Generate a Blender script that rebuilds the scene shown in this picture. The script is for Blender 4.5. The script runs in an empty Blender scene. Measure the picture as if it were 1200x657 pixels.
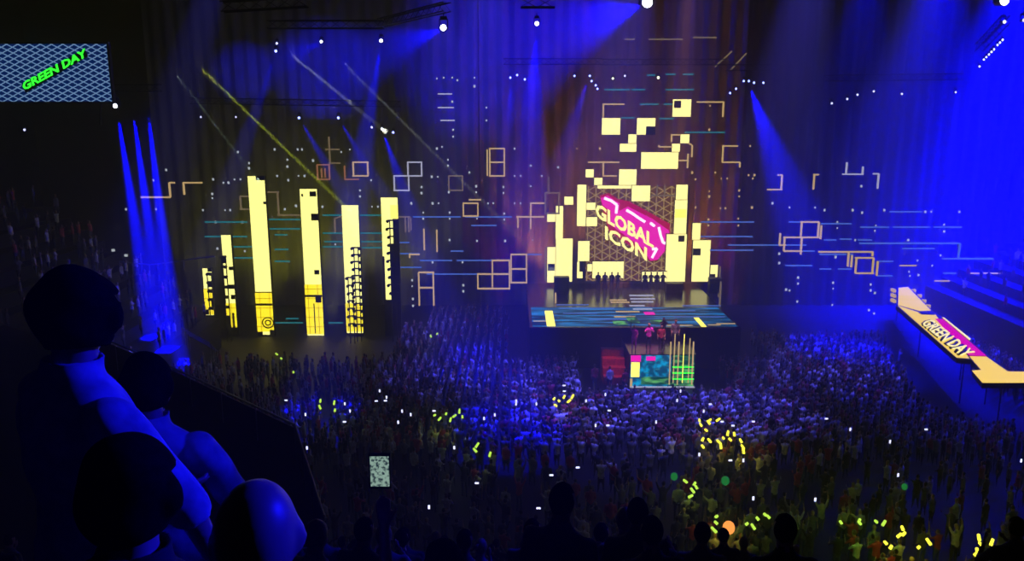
import bpy, math, random
import numpy as np
from mathutils import Vector, Matrix
random.seed(7); rng = np.random.default_rng(7)
C = bpy.context.scene.collection
F, PIT, HC = 950.0, math.radians(12), 17.4
cP, sP = math.cos(PIT), math.sin(PIT)
# ---------------------------------------------------------------- measuring helpers (photograph -> real metres at a known depth / height)
def ray(px, py):
    u = (px-600)/F; v = (328.5-py)/F
    return u, cP+v*sP, -sP+v*cP
def W(px, py, Y):
    u, a, b = ray(px, py); return Vector((u/a*Y, Y, HC+b/a*Y))
def WZ(px, py, z):
    u, a, b = ray(px, py); d = (HC-z)/(-b/a); return Vector((u/a*d, d, z))
# ---------------------------------------------------------------- materials
MATS = {}
def mat(name, col, rough=.6, metal=0, var=.25, scale=8, spec=.4, bump=0):
    m = bpy.data.materials.new(name); m.use_nodes = True; nt = m.node_tree; N = nt.nodes; L = nt.links
    b = N['Principled BSDF']; b.inputs['Roughness'].default_value = rough; b.inputs['Metallic'].default_value = metal
    b.inputs['Specular IOR Level'].default_value = spec
    t = N.new('ShaderNodeTexNoise'); t.inputs['Scale'].default_value = scale; t.inputs['Detail'].default_value = 3
    c = N.new('ShaderNodeTexCoord'); L.new(c.outputs['Object'], t.inputs['Vector'])
    r = N.new('ShaderNodeValToRGB'); r.color_ramp.elements[0].position = .3; r.color_ramp.elements[1].position = .7
    r.color_ramp.elements[0].color = tuple(x*(1-var) for x in col)+(1,); r.color_ramp.elements[1].color = tuple(min(1, x*(1+var)) for x in col)+(1,)
    L.new(t.outputs['Fac'], r.inputs['Fac']); L.new(r.outputs['Color'], b.inputs['Base Color'])
    if bump:
        bp = N.new('ShaderNodeBump'); bp.inputs['Strength'].default_value = bump; L.new(t.outputs['Fac'], bp.inputs['Height']); L.new(bp.outputs['Normal'], b.inputs['Normal'])
    MATS[name] = m; return m
def emat(name, col, st, sample=False, pattern=None):
    m = bpy.data.materials.new(name); m.use_nodes = True; nt = m.node_tree; N = nt.nodes; L = nt.links
    b = N['Principled BSDF']; b.inputs['Base Color'].default_value = (.01, .01, .01, 1); b.inputs['Roughness'].default_value = .5
    b.inputs['Specular IOR Level'].default_value = .05
    b.inputs['Emission Color'].default_value = (*col, 1); b.inputs['Emission Strength'].default_value = st
    if pattern:
        kind, p, col2 = pattern
        g = N.new('ShaderNodeNewGeometry'); sx = N.new('ShaderNodeSeparateXYZ'); L.new(g.outputs['Position'], sx.inputs[0])
        def math_(op, a, bb=None):
            n = N.new('ShaderNodeMath'); n.operation = op
            for k, q in enumerate((a, bb)):
                if q is None: continue
                if isinstance(q, (int, float)): n.inputs[k].default_value = q
                else: L.new(q, n.inputs[k])
            return n.outputs[0]
        X, Y_, Z = sx.outputs[0], sx.outputs[1], sx.outputs[2]
        def lines(ax, az, pitch, w):
            s = math_('ADD', math_('MULTIPLY', X, ax/pitch), math_('MULTIPLY', Z, az/pitch))
            f = math_('FRACT', s); return math_('LESS_THAN', f, w)
        if kind == 'grid': fac = math_('MAXIMUM', lines(1, 0, p, .07), lines(0, 1, p, .07))
        elif kind == 'lattice': fac = math_('MAXIMUM', lines(.5, 1, p, .2), lines(-.5, 1, p, .2))
        elif kind == 'hex': fac = math_('MAXIMUM', math_('MAXIMUM', lines(.5, .866, p, .13), lines(-.5, .866, p, .13)), lines(1, 0, p, .13))
        elif kind == 'streak':
            t = N.new('ShaderNodeTexNoise'); t.inputs['Scale'].default_value = 1; t.inputs['Detail'].default_value = 4
            mp = N.new('ShaderNodeMapping'); mp.inputs['Scale'].default_value = p; L.new(g.outputs['Position'], mp.inputs['Vector']); L.new(mp.outputs[0], t.inputs['Vector'])
            fac = math_('MULTIPLY', math_('SUBTRACT', t.outputs['Fac'], .46), 6)
        mx = N.new('ShaderNodeMix'); mx.data_type = 'RGBA'; L.new(fac, mx.inputs['Factor']); mx.clamp_factor = True
        mx.inputs[6].default_value = (*col, 1); mx.inputs[7].default_value = (*col2, 1); L.new(mx.outputs[2], b.inputs['Emission Color'])
    m.cycles.emission_sampling = 'FRONT_BACK' if sample else 'NONE'
    MATS[name] = m; return m
A65 = 2.0     # LED output level
M = MATS
mat('black_paint', (.012, .012, .014), .5); mat('black_drape', (.008, .008, .009), .9, scale=2, spec=.1); mat('black_floor', (.012, .012, .014), .6)
mat('deck_gloss', (.012, .012, .014), .22, spec=.6, var=.1); mat('truss_metal', (.02, .02, .022), .45, metal=.3); mat('rail_metal', (.5, .5, .52), .35, metal=.8)
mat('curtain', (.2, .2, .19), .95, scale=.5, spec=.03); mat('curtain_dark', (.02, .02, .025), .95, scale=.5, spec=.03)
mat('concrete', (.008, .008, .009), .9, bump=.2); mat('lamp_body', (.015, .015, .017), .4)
mat('skin', (.5, .3, .2), .42, var=.12); mat('skin_dark', (.22, .12, .08), .5, var=.12)
mat('hair_dark', (.006, .005, .004), .9, spec=.05, scale=60, var=.5); mat('hair_brown', (.1, .05, .025), .55, scale=60); mat('hair_fair', (.4, .28, .12), .55, scale=60)
mat('cloth_black', (.015, .015, .018), .85); mat('cloth_white', (.75, .75, .75), .8); mat('cloth_grey', (.2, .2, .22), .85); mat('cloth_navy', (.03, .04, .1), .85)
mat('cloth_red', (.5, .05, .08), .8); mat('cloth_magenta', (.8, .05, .6), .8); mat('cloth_pink', (.75, .3, .35), .8); mat('denim', (.05, .08, .16), .85); mat('shoe', (.03, .03, .03), .6)
mat('tee_blue_grey', (.42, .42, .46), .8, scale=14, var=.35, bump=.3)
emat('led_pale', (1, .93, .27), 1.95, True); emat('led_pale_warm', (1, .9, .3), 1.95, True); emat('led_strong', (1, .78, .02), 1.9, True, ('grid', .75, (.4, .28, .0)))
emat('led_yellow', (1, .85, .12), A65*1.1, True)
emat('led_tan', (.75, .5, .2), A65*.5); emat('led_red_tan', (.6, .25, .12), A65*.3); emat('led_white', (.6, .6, .8), A65*.45); emat('led_cyan', (.02, .3, .36), A65*.4); emat('led_blue', (.1, .22, .8), A65*.42); emat('led_dot', (.5, .55, .6), A65*.6)
emat('led_dim', (.25, .18, .1), A65*.42)
emat('screen_brown', (.12, .04, .003), A65*.55, True, ('hex', .62, (.45, .3, .08))); emat('led_magenta', (.85, .01, .42), A65*.75, True); emat('led_red', (.5, .0, .06), A65*.6); emat('led_hilite', (1, .75, 1), A65*1.1)
emat('screen_lattice', (.0, .012, .09), 1.3, True, ('lattice', .30, (.14, .25, .42))); emat('led_green', (.03, 1, .03), 2.2, True)
emat('deck_reflection', (.0, .02, .05), A65*.6, False, ('streak', (.3, 2.2, 1), (.01, .22, .6)))  # reflections of the screens on the deck, painted as emissive streaks
emat('fascia_blue', (.0, .08, .18), A65*.55, True, ('streak', (2.2, 1, 2.2), (.0, .4, .75))); emat('fascia_green', (.0, .07, .04), A65*.5, False, ('streak', (1.2, 1, 5), (.15, .6, .15)))
emat('runway_yellow', (1, .68, .08), 1.4, True); emat('runway_magenta', (.75, .0, .4), 1.3); emat('runway_letter', (1, .85, .35), 1.7)
emat('lens_white', (.75, .8, 1), 9); emat('lens_blue', (.25, .3, 1), 6); emat('lens_warm', (.8, .9, .5), 5); emat('lens_small', (.5, .5, .9), 3)
emat('phone_glow', (.4, .6, .5), .6, False, ('streak', (90, 90, 90), (.02, .04, .06))); emat('phone_dot', (.6, .6, .9), 2.5)
emat('orb_green', (.02, .3, .06), .6); emat('glow_yellow', (1, .9, .05), 2.2); emat('glow_lime', (.55, .9, .08), 1.3); emat('orb_orange', (1, .3, .06), 1.6)
# ---------------------------------------------------------------- mesh helpers
class MB:
    def __init__(s): s.v = []; s.f = []; s.mi = []
    def add(s, vs, fs, mi=0):
        n = len(s.v); s.v += [tuple(v) for v in vs]; s.f += [tuple(n+i for i in f) for f in fs]; s.mi += [mi]*len(fs); return s
    def box(s, a, b, mi=0):
        (x0, y0, z0), (x1, y1, z1) = a, b
        x0, x1 = sorted((x0, x1)); y0, y1 = sorted((y0, y1)); z0, z1 = sorted((z0, z1))
        return s.add([(x0,y0,z0),(x1,y0,z0),(x1,y1,z0),(x0,y1,z0),(x0,y0,z1),(x1,y0,z1),(x1,y1,z1),(x0,y1,z1)],
                     [(0,3,2,1),(4,5,6,7),(0,1,5,4),(1,2,6,5),(2,3,7,6),(3,0,4,7)], mi)
    def tube(s, p, q, r0, r1=None, n=8, mi=0):
        r1 = r0 if r1 is None else r1
        p, q = Vector(p), Vector(q); d = (q-p).normalized(); a = d.orthogonal().normalized(); b = d.cross(a)
        vs = []
        for c, r in ((p, r0), (q, r1)):
            for k in range(n):
                t = 2*math.pi*(k+.5)/n; vs.append(c+(a*math.cos(t)+b*math.sin(t))*r)
        return s.add(vs, [(k, (k+1)%n, n+(k+1)%n, n+k) for k in range(n)]+[tuple(range(n))[::-1], tuple(range(n, 2*n))], mi)
    def ball(s, c, r, n=10, m=7, mi=0):
        if isinstance(r, (int, float)): r = (r, r, r)
        vs = []; fs = []
        for i in range(m+1):
            th = math.pi*i/m
            for j in range(n):
                ph = 2*math.pi*j/n; vs.append((c[0]+r[0]*math.sin(th)*math.cos(ph), c[1]+r[1]*math.sin(th)*math.sin(ph), c[2]+r[2]*math.cos(th)))
        for i in range(m):
            for j in range(n):
                fs.append((i*n+j, (i+1)*n+j, (i+1)*n+(j+1)%n, i*n+(j+1)%n))
        return s.add(vs, fs, mi)
    def loft(s, rings, mi=0, n=16):
        vs = []; fs = []
        for (cx, cy, cz, rx, ry) in rings:
            for k in range(n):
                t = 2*math.pi*k/n; vs.append((cx+rx*math.cos(t), cy+ry*math.sin(t), cz))
        for i in range(len(rings)-1):
            for k in range(n): fs.append((i*n+k, i*n+(k+1)%n, (i+1)*n+(k+1)%n, (i+1)*n+k))
        fs.append(tuple(range(n))[::-1]); fs.append(tuple((len(rings)-1)*n+k for k in range(n)))
        return s.add(vs, fs, mi)
    def prism(s, pts, off, mi=0):
        n = len(pts); off = Vector(off); p = [Vector(q) for q in pts]
        return s.add(p+[q+off for q in p], [tuple(range(n)), tuple(range(n, 2*n))[::-1]]+[(k, n+k, n+(k+1)%n, (k+1)%n) for k in range(n)], mi)
    def mesh(s, name, mats):
        me = bpy.data.meshes.new(name); me.from_pydata(s.v, [], s.f)
        for m in mats: me.materials.append(MATS[m] if isinstance(m, str) else m)
        me.polygons.foreach_set('material_index', s.mi); me.validate()
        import bmesh
        bm = bmesh.new(); bm.from_mesh(me); bmesh.ops.recalc_face_normals(bm, faces=bm.faces); bm.to_mesh(me); bm.free(); me.update(); return me
    def build(s, name, mats, parent=None):
        if isinstance(mats, str): mats = [mats]
        o = bpy.data.objects.new(name, s.mesh(name, mats)); C.objects.link(o)
        if parent: attach(o, parent)
        return o
def attach(o, p):
    o.parent = p; o.matrix_parent_inverse = Matrix.Translation(p.location).inverted() if False else Matrix.Identity(4)
    # geometry is written in world metres: shift it into the parent's frame
    if o.type == 'MESH' and p.get('_w', 1):
        l = world_loc(p)
        if l.length: o.data.transform(Matrix.Translation(-l))
def world_loc(p):
    l = Vector((0, 0, 0))
    while p: l += p.location; p = p.parent
    return l
def tag(o, label, cat, group=None, kind=None):
    o['label'] = label; o['category'] = cat
    if group: o['group'] = group
    if kind: o['kind'] = kind
    return o
def empty(name, loc, label, cat, group=None):
    o = bpy.data.objects.new(name, None); C.objects.link(o); o.location = loc; o.empty_display_size = .2
    return tag(o, label, cat, group)
def struct(o): o['kind'] = 'structure'; return o
def copy_tree(o, parent=None, kids=None):
    c = o.copy(); C.objects.link(c)
    if parent: c.parent = parent
    for ch in (KIDS[o.name] if o.name in KIDS else []): copy_tree(ch, c)
    return c
KIDS = {}
def learn(o):
    KIDS[o.name] = [k for k in bpy.data.objects if k.parent == o]
    for k in KIDS[o.name]: learn(k)
# ---------------------------------------------------------------- the hall
XL, XR, YB, ZC = -44, 50, 76, 31
struct(MB().box((XL, -6, -.3), (XR, YB, 0)).build('floor', 'black_floor'))
struct(MB().box((XL, -6, ZC), (XR, YB, ZC+.3)).build('ceiling', 'black_drape'))
struct(MB().box((XL-.3, -6, 0), (XL, YB, ZC)).build('wall_left', 'black_drape'))
struct(MB().box((XR, -6, 0), (XR+.3, YB, ZC)).build('wall_right', 'black_drape'))
struct(MB().box((XL, YB, 0), (XR, YB+.3, ZC)).build('wall_back', 'black_drape'))
struct(MB().box((XL, -6.3, 0), (XR, -6, ZC)).build('wall_near', 'black_drape'))
# near tier: raked concrete treads the camera stands on
def tread_z(y): return 15.4-.6*(y-1.2)
tr = MB(); k = 0; y = -5.2
while y < 16.4:
    z = tread_z(max(y+.45, .3)); tr.box((-19, y, z-1.4), (24, y+.9, z)); y += .9
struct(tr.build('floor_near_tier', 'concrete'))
# left wing of the tier with its parapet
C0, A0, B0 = Vector((-21, 35, 0)), WZ(190, 425, 8.5), WZ(345, 497, 8.5); A0.z = B0.z = 0
S0 = Vector((-4.2, 16.6, 0)); L0 = Vector((-24, 16.6, 0)); L1 = Vector((-24, 37, 0))
def at_z(p, z): return Vector((p.x, p.y, z))
wing = MB(); P = [C0, A0, B0, S0, L0, L1]
wing.add([at_z(p, 0) for p in P]+[at_z(C0, 7.4), at_z(A0, 7.4), at_z(B0, 7.4), at_z(S0, 7.4), at_z(L0, 7.4), at_z(L1, 7.4)],
         [(5,4,3,2,1,0), (6,7,8,9,10,11)]+[(k, (k+1)%6, 6+(k+1)%6, 6+k) for k in range(6)])
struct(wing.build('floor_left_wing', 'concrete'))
def rail(name, pts, zt, zb, label, mp='rail_metal', panel=True):
    r = empty(name, at_z(pts[0], zb), label, 'railing')
    t = MB()
    for a, b in zip(pts, pts[1:]): t.tube(at_z(a, zt), at_z(b, zt), .035, n=8)
    t.build('handrail', mp, r)
    if panel:
        for a, b in zip(pts, pts[1:]):
            d = (b-a).normalized(); nrm = Vector((-d.y, d.x, 0))*.04
            MB().prism([at_z(a, zb), at_z(b, zb), at_z(b, zt-.12), at_z(a, zt-.12)], nrm).build('infill_panel', 'black_paint', r)
    for a, b in zip(pts, pts[1:]):
        n = max(1, int((b-a).length/1.8))
        for k in range(n+1): p = a.lerp(b, k/n); MB().tube(at_z(p, zb), at_z(p, zt), .025, n=6).build('post', mp, r)
    return r
rail('wing_railing', [C0, A0, B0], 8.5, 7.4, 'long straight metal railing running diagonally along the dark left tier edge')
rail('side_railing', [B0, S0], 8.5, 7.4, 'dark railing returning towards the viewer from the corner of the left tier', 'truss_metal')
# ---------------------------------------------------------------- side stands
def stand(name, x0, x1, z0, z1, y0, y1, n):
    m = MB()
    for k in range(n):
        xa = x0+(x1-x0)*k/n; xb = x1; za = z0+(z1-z0)*k/n; zb = z0+(z1-z0)*(k+1)/n
        m.box((xa, y0, za if k else 0), (xb, y1, zb))
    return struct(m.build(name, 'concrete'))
stand('floor_left_stand', -21.6, -34, 1.4, 10.5, 39, 58, 11)
stand('floor_right_stand', 34.5, 47, 2.2, 9.5, 46, 66, 10)
# ---------------------------------------------------------------- trusses
def truss(p, q, label, w=.4, name='hanging_truss', group=None):
    p, q = Vector(p), Vector(q); r = empty(name, p, label, 'truss', group); d = (q-p); L = d.length; d.normalize()
    up = Vector((0, 0, 1)) if abs(d.z) < .8 else Vector((0, 1, 0)); s = d.cross(up).normalized(); up = s.cross(d)
    cs = [s*w/2*a+up*w/2*b for a, b in ((-1, -1), (1, -1), (1, 1), (-1, 1))]
    for c in cs: MB().tube(p+c, q+c, .035, n=6).build('chord', 'truss_metal', r)
    m = MB(); n = max(2, int(L/(w*1.4)))
    for k in range(n):
        a = p+d*L*k/n; b = p+d*L*(k+1)/n
        for j in range(4):
            m.tube(a+cs[j], b+cs[(j+1) % 4], .016, n=4)
    m.build('lacing', 'truss_metal', r); return r
# ---------------------------------------------------------------- stage
stg = empty('main_stage', (8.3, 53, 0), 'wide raised black stage block with glossy blue streaked deck in the centre', 'stage')
DZ = 2.9
MB().box((1.2, 53, 0), (15.5, 67, DZ-.12)).build('fascia', 'black_drape', stg)
MB().box((1.2, 53, DZ-.12), (15.5, 67, DZ)).build('deck', 'deck_gloss', stg)
for (a, b, y0, y1, mm) in ((1.4, 15.3, 53.2, 58.6, 'deck_reflection'),):
    MB().box((a, y0, DZ), (b, y1, DZ+.012)).build('painted_reflection_sheet', mm, stg)
def deckrect(x0, x1, ya, yb, m_, nm='painted_reflection_strip'):  # glowing strips painted in for screen reflections on the deck
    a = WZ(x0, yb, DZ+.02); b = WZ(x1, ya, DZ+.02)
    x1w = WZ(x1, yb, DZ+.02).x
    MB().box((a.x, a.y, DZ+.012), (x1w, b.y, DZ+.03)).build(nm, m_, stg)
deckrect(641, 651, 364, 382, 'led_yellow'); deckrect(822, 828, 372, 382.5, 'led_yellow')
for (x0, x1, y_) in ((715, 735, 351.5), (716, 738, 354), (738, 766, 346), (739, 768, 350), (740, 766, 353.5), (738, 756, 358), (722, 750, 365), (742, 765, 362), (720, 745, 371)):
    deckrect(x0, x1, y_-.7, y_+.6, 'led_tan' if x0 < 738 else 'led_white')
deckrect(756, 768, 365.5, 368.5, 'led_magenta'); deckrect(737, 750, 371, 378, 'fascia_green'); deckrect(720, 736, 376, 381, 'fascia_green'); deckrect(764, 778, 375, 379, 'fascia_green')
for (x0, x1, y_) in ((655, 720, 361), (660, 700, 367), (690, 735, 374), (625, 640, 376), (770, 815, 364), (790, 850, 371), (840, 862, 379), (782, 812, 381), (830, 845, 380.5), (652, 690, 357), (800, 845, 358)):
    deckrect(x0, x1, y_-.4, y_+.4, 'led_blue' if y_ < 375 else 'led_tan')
thr = empty('thrust_stage', (9.5, 49, 0), 'low square thrust stage with colourful lit front facing the crowd', 'stage')
TZ = 2.2; tx0, tx1 = WZ(737, 455, 0).x, WZ(815, 455, 0).x
MB().box((tx0, 49, 0), (tx1, 53, TZ)).build('platform', 'black_paint', thr)
MB().box((tx0, 49, TZ), (tx1, 53, TZ+.03)).build('deck', 'deck_gloss', thr)
def fr(x0, y0, x1, y1, m_, nm='screen_tile', Y=48.95, d=.06):
    a = W(x0, y1, Y); b = W(x1, y0, Y); MB().box((a.x, Y-d, max(a.z, .04)), (b.x, Y, b.z)).build(nm, m_, thr)
fr(738, 416, 787, 452, 'fascia_blue', 'front_screen'); fr(787, 416, 814, 452, 'fascia_green', 'front_screen')
fr(739, 424, 749.5, 441, 'led_yellow', d=.09); fr(739, 416, 751, 423, 'led_magenta', d=.09); fr(757, 417, 768, 422, 'led_magenta', d=.09); fr(751, 441, 786, 450, 'fascia_green', d=.08)
fr(738, 452, 814, 453.6, 'led_white', 'light_edge', d=.1); fr(738, 443, 741, 452, 'led_tan', d=.1)
for x in (789, 799, 806.5): fr(x, 391 if x != 806.5 else 396, x+(3.2 if x == 799 else 1.6), 448, 'led_yellow' if x == 799 else 'led_tan', 'light_strip', 48.85, .1)
for x in (784.5, 794, 811): fr(x, 400, x+1, 450, 'led_tan', 'light_strip', 48.85, .1)
for y_ in (429, 436, 443): fr(788, y_, 813, y_+1, 'led_green', 'light_strip', 48.85, .1)
for x, y_ in ((760, 424), (768, 432), (773, 420), (755, 436), (780, 428)): fr(x, y_, x+5, y_+1, 'led_cyan', 'light_strip', 48.85, .05)
st2 = empty('stage_steps', (6.8, 50, 0), 'dark red lit steps against the left side of the thrust stage', 'steps')
mat('red_step', (.55, .12, .1), .7)
for k in range(4): MB().box((5.9, 49.6+k*.55, 0), (tx0-.05, 50.15+k*.55, .5+.45*k)).build('step', 'red_step', st2)
# ---------------------------------------------------------------- led panels and towers
def panel(name, rects, Y, label, cat='LED panel', face='led_pale_warm', dark=(), extra=(), depth=.35, group=None):
    cx = sum(r[0]+r[2] for r in rects)/2/len(rects); by = max(r[3] for r in rects); base = W(cx, by, Y)
    r = empty(name, base, label, cat, group); cas = MB(); fc = MB()
    def R(q, Yq):
        ym = (q[1]+q[3])/2; xa = W(q[0], ym, Yq).x; xb = W(q[2], ym, Yq).x; return xa, xb, W(600, q[3], Yq).z, W(600, q[1], Yq).z
    for q in rects:
        xa, xb, za, zb = R(q, Y); cas.box((xa, Y, za), (xb, Y+depth, zb)); fc.box((xa+.02, Y-.03, za+.02), (xb-.02, Y, zb-.02))
    cas.build('casing', 'black_paint', r)
    (fc.build('lit_face', face, r))
    for q, mm in extra:
        xa, xb, za, zb = R(q, Y-.03); MB().box((xa, Y-.06, za), (xb, Y-.03, zb)).build('lit_section', mm, r)
    for q in dark:
        xa, xb, za, zb = R(q, Y-.06); MB().box((xa, Y-.1, za), (xb, Y-.03, zb)).build('dark_tile', 'black_paint', r)
    return r
TY = 61
def tower(xt, xt2, yt, yb, label, dark=(), extra=()):
    # px read at the tower's top; plumb in the world
    a = W(xt, yt, TY); b = W(xt2, yt, TY); zb = max(W(xt, yb, TY).z, 0); r = empty('led_tower', ((a.x+b.x)/2, TY, 0), label, 'LED tower')
    MB().box((a.x, TY, 0), (b.x, TY+.35, a.z)).build('casing', 'black_paint', r)
    MB().box((a.x+.02, TY-.06, zb+.02), (b.x-.02, TY, a.z-.02)).build('lit_face', 'led_pale', r)
    for (u0, v0, u1, v1, mm) in list(extra)+[(*d, 'black_paint') for d in dark]:
        off = .12 if mm == 'black_paint' else .09
        w = b.x-a.x
        MB().box((a.x+w*u0, TY-off, W(xt, v1, TY).z if W(xt, v1, TY).z > 0 else 0), (a.x+w*u1, TY-.06, W(xt, v0, TY).z)).build('dark_tile' if mm == 'black_paint' else 'lit_section', mm, r)
    return r
tower(237, 248, 314, 369, 'shortest pale yellow lit tower at the far left of the backdrop', dark=((.6, 314, 1, 318), (.75, 350, 1, 362), (0, 362, .4, 368), (.5, 330, 1, 336)), extra=((.0, 338, 1, 368, 'led_strong'),))
tower(259, 270.5, 275, 383, 'narrow yellow lit tower, second from the left', dark=((0, 302, .3, 308), (.3, 333, 1, 338), (.6, 312, 1, 316), (.6, 345, 1, 350), (0, 372, .3, 383), (.6, 366, .8, 383)), extra=((0, 355, 1, 383, 'led_strong'),))
tower(290, 310, 206, 392, 'tallest yellow lit tower with a dark round emblem at its foot', dark=((.5, 206, 1, 211), (.85, 236, 1, 239), (0, 341.5, 1, 342.5), (0, 355, 1, 357.5), (.75, 386, 1, 392), (0, 388, .3, 392)), extra=((0, 342, 1, 388, 'led_strong'),))
tower(351, 371.5, 221, 393, 'tall yellow lit tower with small black squares along its right side', dark=((.1, 227, .2, 230), (.58, 224, .95, 230), (.6, 250, 1, 258), (.62, 316, .9, 321), (.6, 347, .95, 354), (0, 345, 1, 347.5), (.47, 355, .53, 390)), extra=((0, 333, 1, 391, 'led_strong'),))
tower(400, 420, 240, 390, 'yellow lit tower behind a black lamp ladder', extra=((0, 355, 1, 388, 'led_strong'),))
tower(446, 466, 231, 351, 'pale yellow lit tower nearest the stage, cut off at mid height', dark=((.68, 256, 1, 352), (.45, 285, 1, 352), (0, 300, .12, 352), (0, 262, .0, 262)), extra=((.55, 240, 1, 256, 'led_yellow'),))
# round emblem on the tallest tower
em = MB(); ec = W(314, 378, TY-.14)
for k in range(24):
    a = 2*math.pi*k/24; b = 2*math.pi*(k+1)/24
    for rr in (.42, .2): em.tube(ec+Vector((math.cos(a)*rr, 0, math.sin(a)*rr)), ec+Vector((math.cos(b)*rr, 0, math.sin(b)*rr)), .05, n=5)
tw3 = [o for o in bpy.data.objects if o.name.startswith('led_tower') and 'tallest' in o.get('label', '')][0]
em.build('round_emblem', 'black_paint', tw3)
# lamp ladders standing in front of towers
def ladder(px, y0, y1, label, n, Y=59.5, w=9, lean=0):
    a = W(px, y1, Y); b = W(px-lean, y0, Y); b.x = a.x-(lean/F*Y); r = empty('lamp_ladder', (a.x, Y, 0), label, 'lamp ladder')
    a.z = 0
    for s in (-.16, .16): MB().tube((a.x+s, Y, 0), (b.x+s, Y, b.z), .04, n=6).build('upright', 'truss_metal', r)
    for k in range(n):
        z = W(px, y0+(y1-y0)*k/n, Y).z; ww = w/F*Y*random.uniform(.7, 1.15)
        m = MB(); m.box((a.x-ww*.6, Y-.05, z-.05), (a.x+ww*.6, Y+.05, z+.05)); m.build('crossbar', 'truss_metal', r)
        for s in (-.6, .55):
            h = MB(); h.tube((a.x+ww*s, Y-.15, z-.06), (a.x+ww*s, Y+.15, z-.06), .12, .09, n=8); h.build('lamp_can', 'lamp_body', r)
ladder(421, 290, 388, 'black ladder of stage lamps in front of the fifth yellow tower', 12)
ladder(462, 258, 352, 'black ladder of stage lamps in front of the tower nearest the stage', 10)
ladder(413, 325, 388, 'short black lamp ladder overlapping the foot of the fifth tower', 7, Y=59, w=6)
ladder(268, 300, 382, 'slim black lamp ladder in front of the second yellow tower', 7, w=3)
ladder(249, 320, 370, 'slim black lamp ladder in front of the shortest tower', 5, w=3)
CY = 66
panel('hanging_led_screen', [(705, 138, 727, 158)], CY, 'pale yellow lit square panel high on the upper left of the centre set')
panel('hanging_led_screen', [(746, 138, 768, 158)], CY, 'pale yellow square panel with a brown notch in its lower right corner', dark=[(757, 148, 768, 158)])
panel('hanging_led_screen', [(736, 157, 746, 168), (726, 168, 746, 178)], CY-.3, 'stepped pale yellow panel below the notched square')
panel('hanging_led_screen', [(788, 116, 810, 137)], CY, 'topmost pale yellow panel with a dark upper left notch', dark=[(790, 118, 798, 126.5)])
panel('hanging_led_screen', [(797, 157, 808, 168)], CY, 'small pale yellow square at the upper right of the widest high panel')
panel('hanging_led_screen', [(751, 178, 795, 198), (787, 168, 797, 178)], CY-.3, 'widest pale yellow panel high above the lettered screen')
panel('hanging_led_screen', [(725, 198, 746, 217)], CY-.2, 'pale yellow panel just under the widest high panel on its left')
panel('hanging_led_screen', [(740, 217, 762, 236)], CY-.6, 'pale yellow panel hanging over the top edge of the lettered screen')
panel('hanging_led_screen', [(686, 198, 696, 208), (696, 208, 706, 217)], CY, 'two small yellow squares stepping down to the left column')
panel('hanging_led_screen', [(700, 217, 740, 221)], CY-.3, 'thin pale yellow strip along the top of the lettered screen')
panel('hanging_led_screen', [(676, 216, 687, 265), (687, 237, 698, 246), (687, 254, 700, 265)], CY-.4, 'toothed pale yellow column left of the lettered screen')
panel('hanging_led_screen', [(677, 282, 691, 306), (676, 306, 683, 326)], CY-.4, 'lower yellow column left of the lettered screen beside the wide low panel', dark=[(679, 306, 683, 318)])
panel('hanging_led_screen', [(694, 306, 731, 326), (688, 309, 694, 318)], CY-.9, 'wide low pale yellow panel behind the left performers')
panel('hanging_led_screen', [(752, 318, 782, 330)], CY-.9, 'low pale yellow panel behind the right hand performers')
panel('hanging_led_screen', [(792, 216, 806, 234), (790, 234, 805, 274), (780, 274, 804, 330)], CY-.4, 'tall wide yellow column right of the lettered screen', dark=[(795, 276, 802, 283)], extra=[((791, 245, 804, 255), 'led_yellow')])
panel('hanging_led_screen', [(811, 261, 821, 281), (811, 281, 832, 330), (832, 310, 841, 331)], CY, 'stepped yellow block at the right end of the centre set', dark=[(812, 291, 821, 299), (832, 321, 838, 329)])
panel('hanging_led_screen', [(651, 241, 660, 280), (641, 250, 651, 260), (651, 279, 671, 330), (641, 289, 651, 331)], CY, 'stepped yellow block at the left end of the centre set', dark=[(642, 309, 650, 317)])
panel('hanging_led_screen', [(661, 230, 672, 240)], CY, 'small yellow square above the left stepped block')
# lettered screen
SY = 66.3
def rect_obj(q, Y, d, name, m_, parent):
    a = W(q[0], q[3], Y); b = W(q[2], q[1], Y); xm = W(q[0], (q[1]+q[3])/2, Y).x; xn = W(q[2], (q[1]+q[3])/2, Y).x
    return MB().box((xm, Y, a.z), (xn, Y+d, b.z)).build(name, m_, parent)
ls = empty('hanging_lettered_screen', W(740, 330, SY), 'brown hexagon patterned screen with slanting pale words GLOBAL ICON', 'screen')
rect_obj((687, 218, 806, 330), SY+.05, .2, 'casing', 'black_paint', ls)
rect_obj((687, 218, 792, 329), SY, .05, 'screen_face', 'screen_brown', ls)
def plane_poly(pts, Y, d, name, m_, parent): return MB().prism([W(x, y, Y) for x, y in pts], (0, d, 0)).build(name, m_, parent)
def strokes(paths, Y, w, name, m_, parent):
    for p in paths:
        m = MB()
        for (a, b) in zip(p, p[1:]): m.tube(W(*a, Y), W(*b, Y), w/2, n=4)
        m.build(name, m_, parent)
plane_poly([(703, 229), (713, 226), (724, 233), (738, 236), (785, 262), (786, 287), (770, 305), (762, 306), (750, 296), (715, 272), (708, 255)], SY-.03, .03, 'red_graphic', 'led_red', ls)
plane_poly([(704, 232), (712, 229), (726, 238), (726, 247), (736, 242), (764, 256), (784, 270), (785, 286), (771, 304), (762, 305), (752, 290), (722, 268), (714, 262), (716, 248), (706, 240)], SY-.06, .03, 'magenta_graphic', 'led_magenta', ls)
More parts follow.
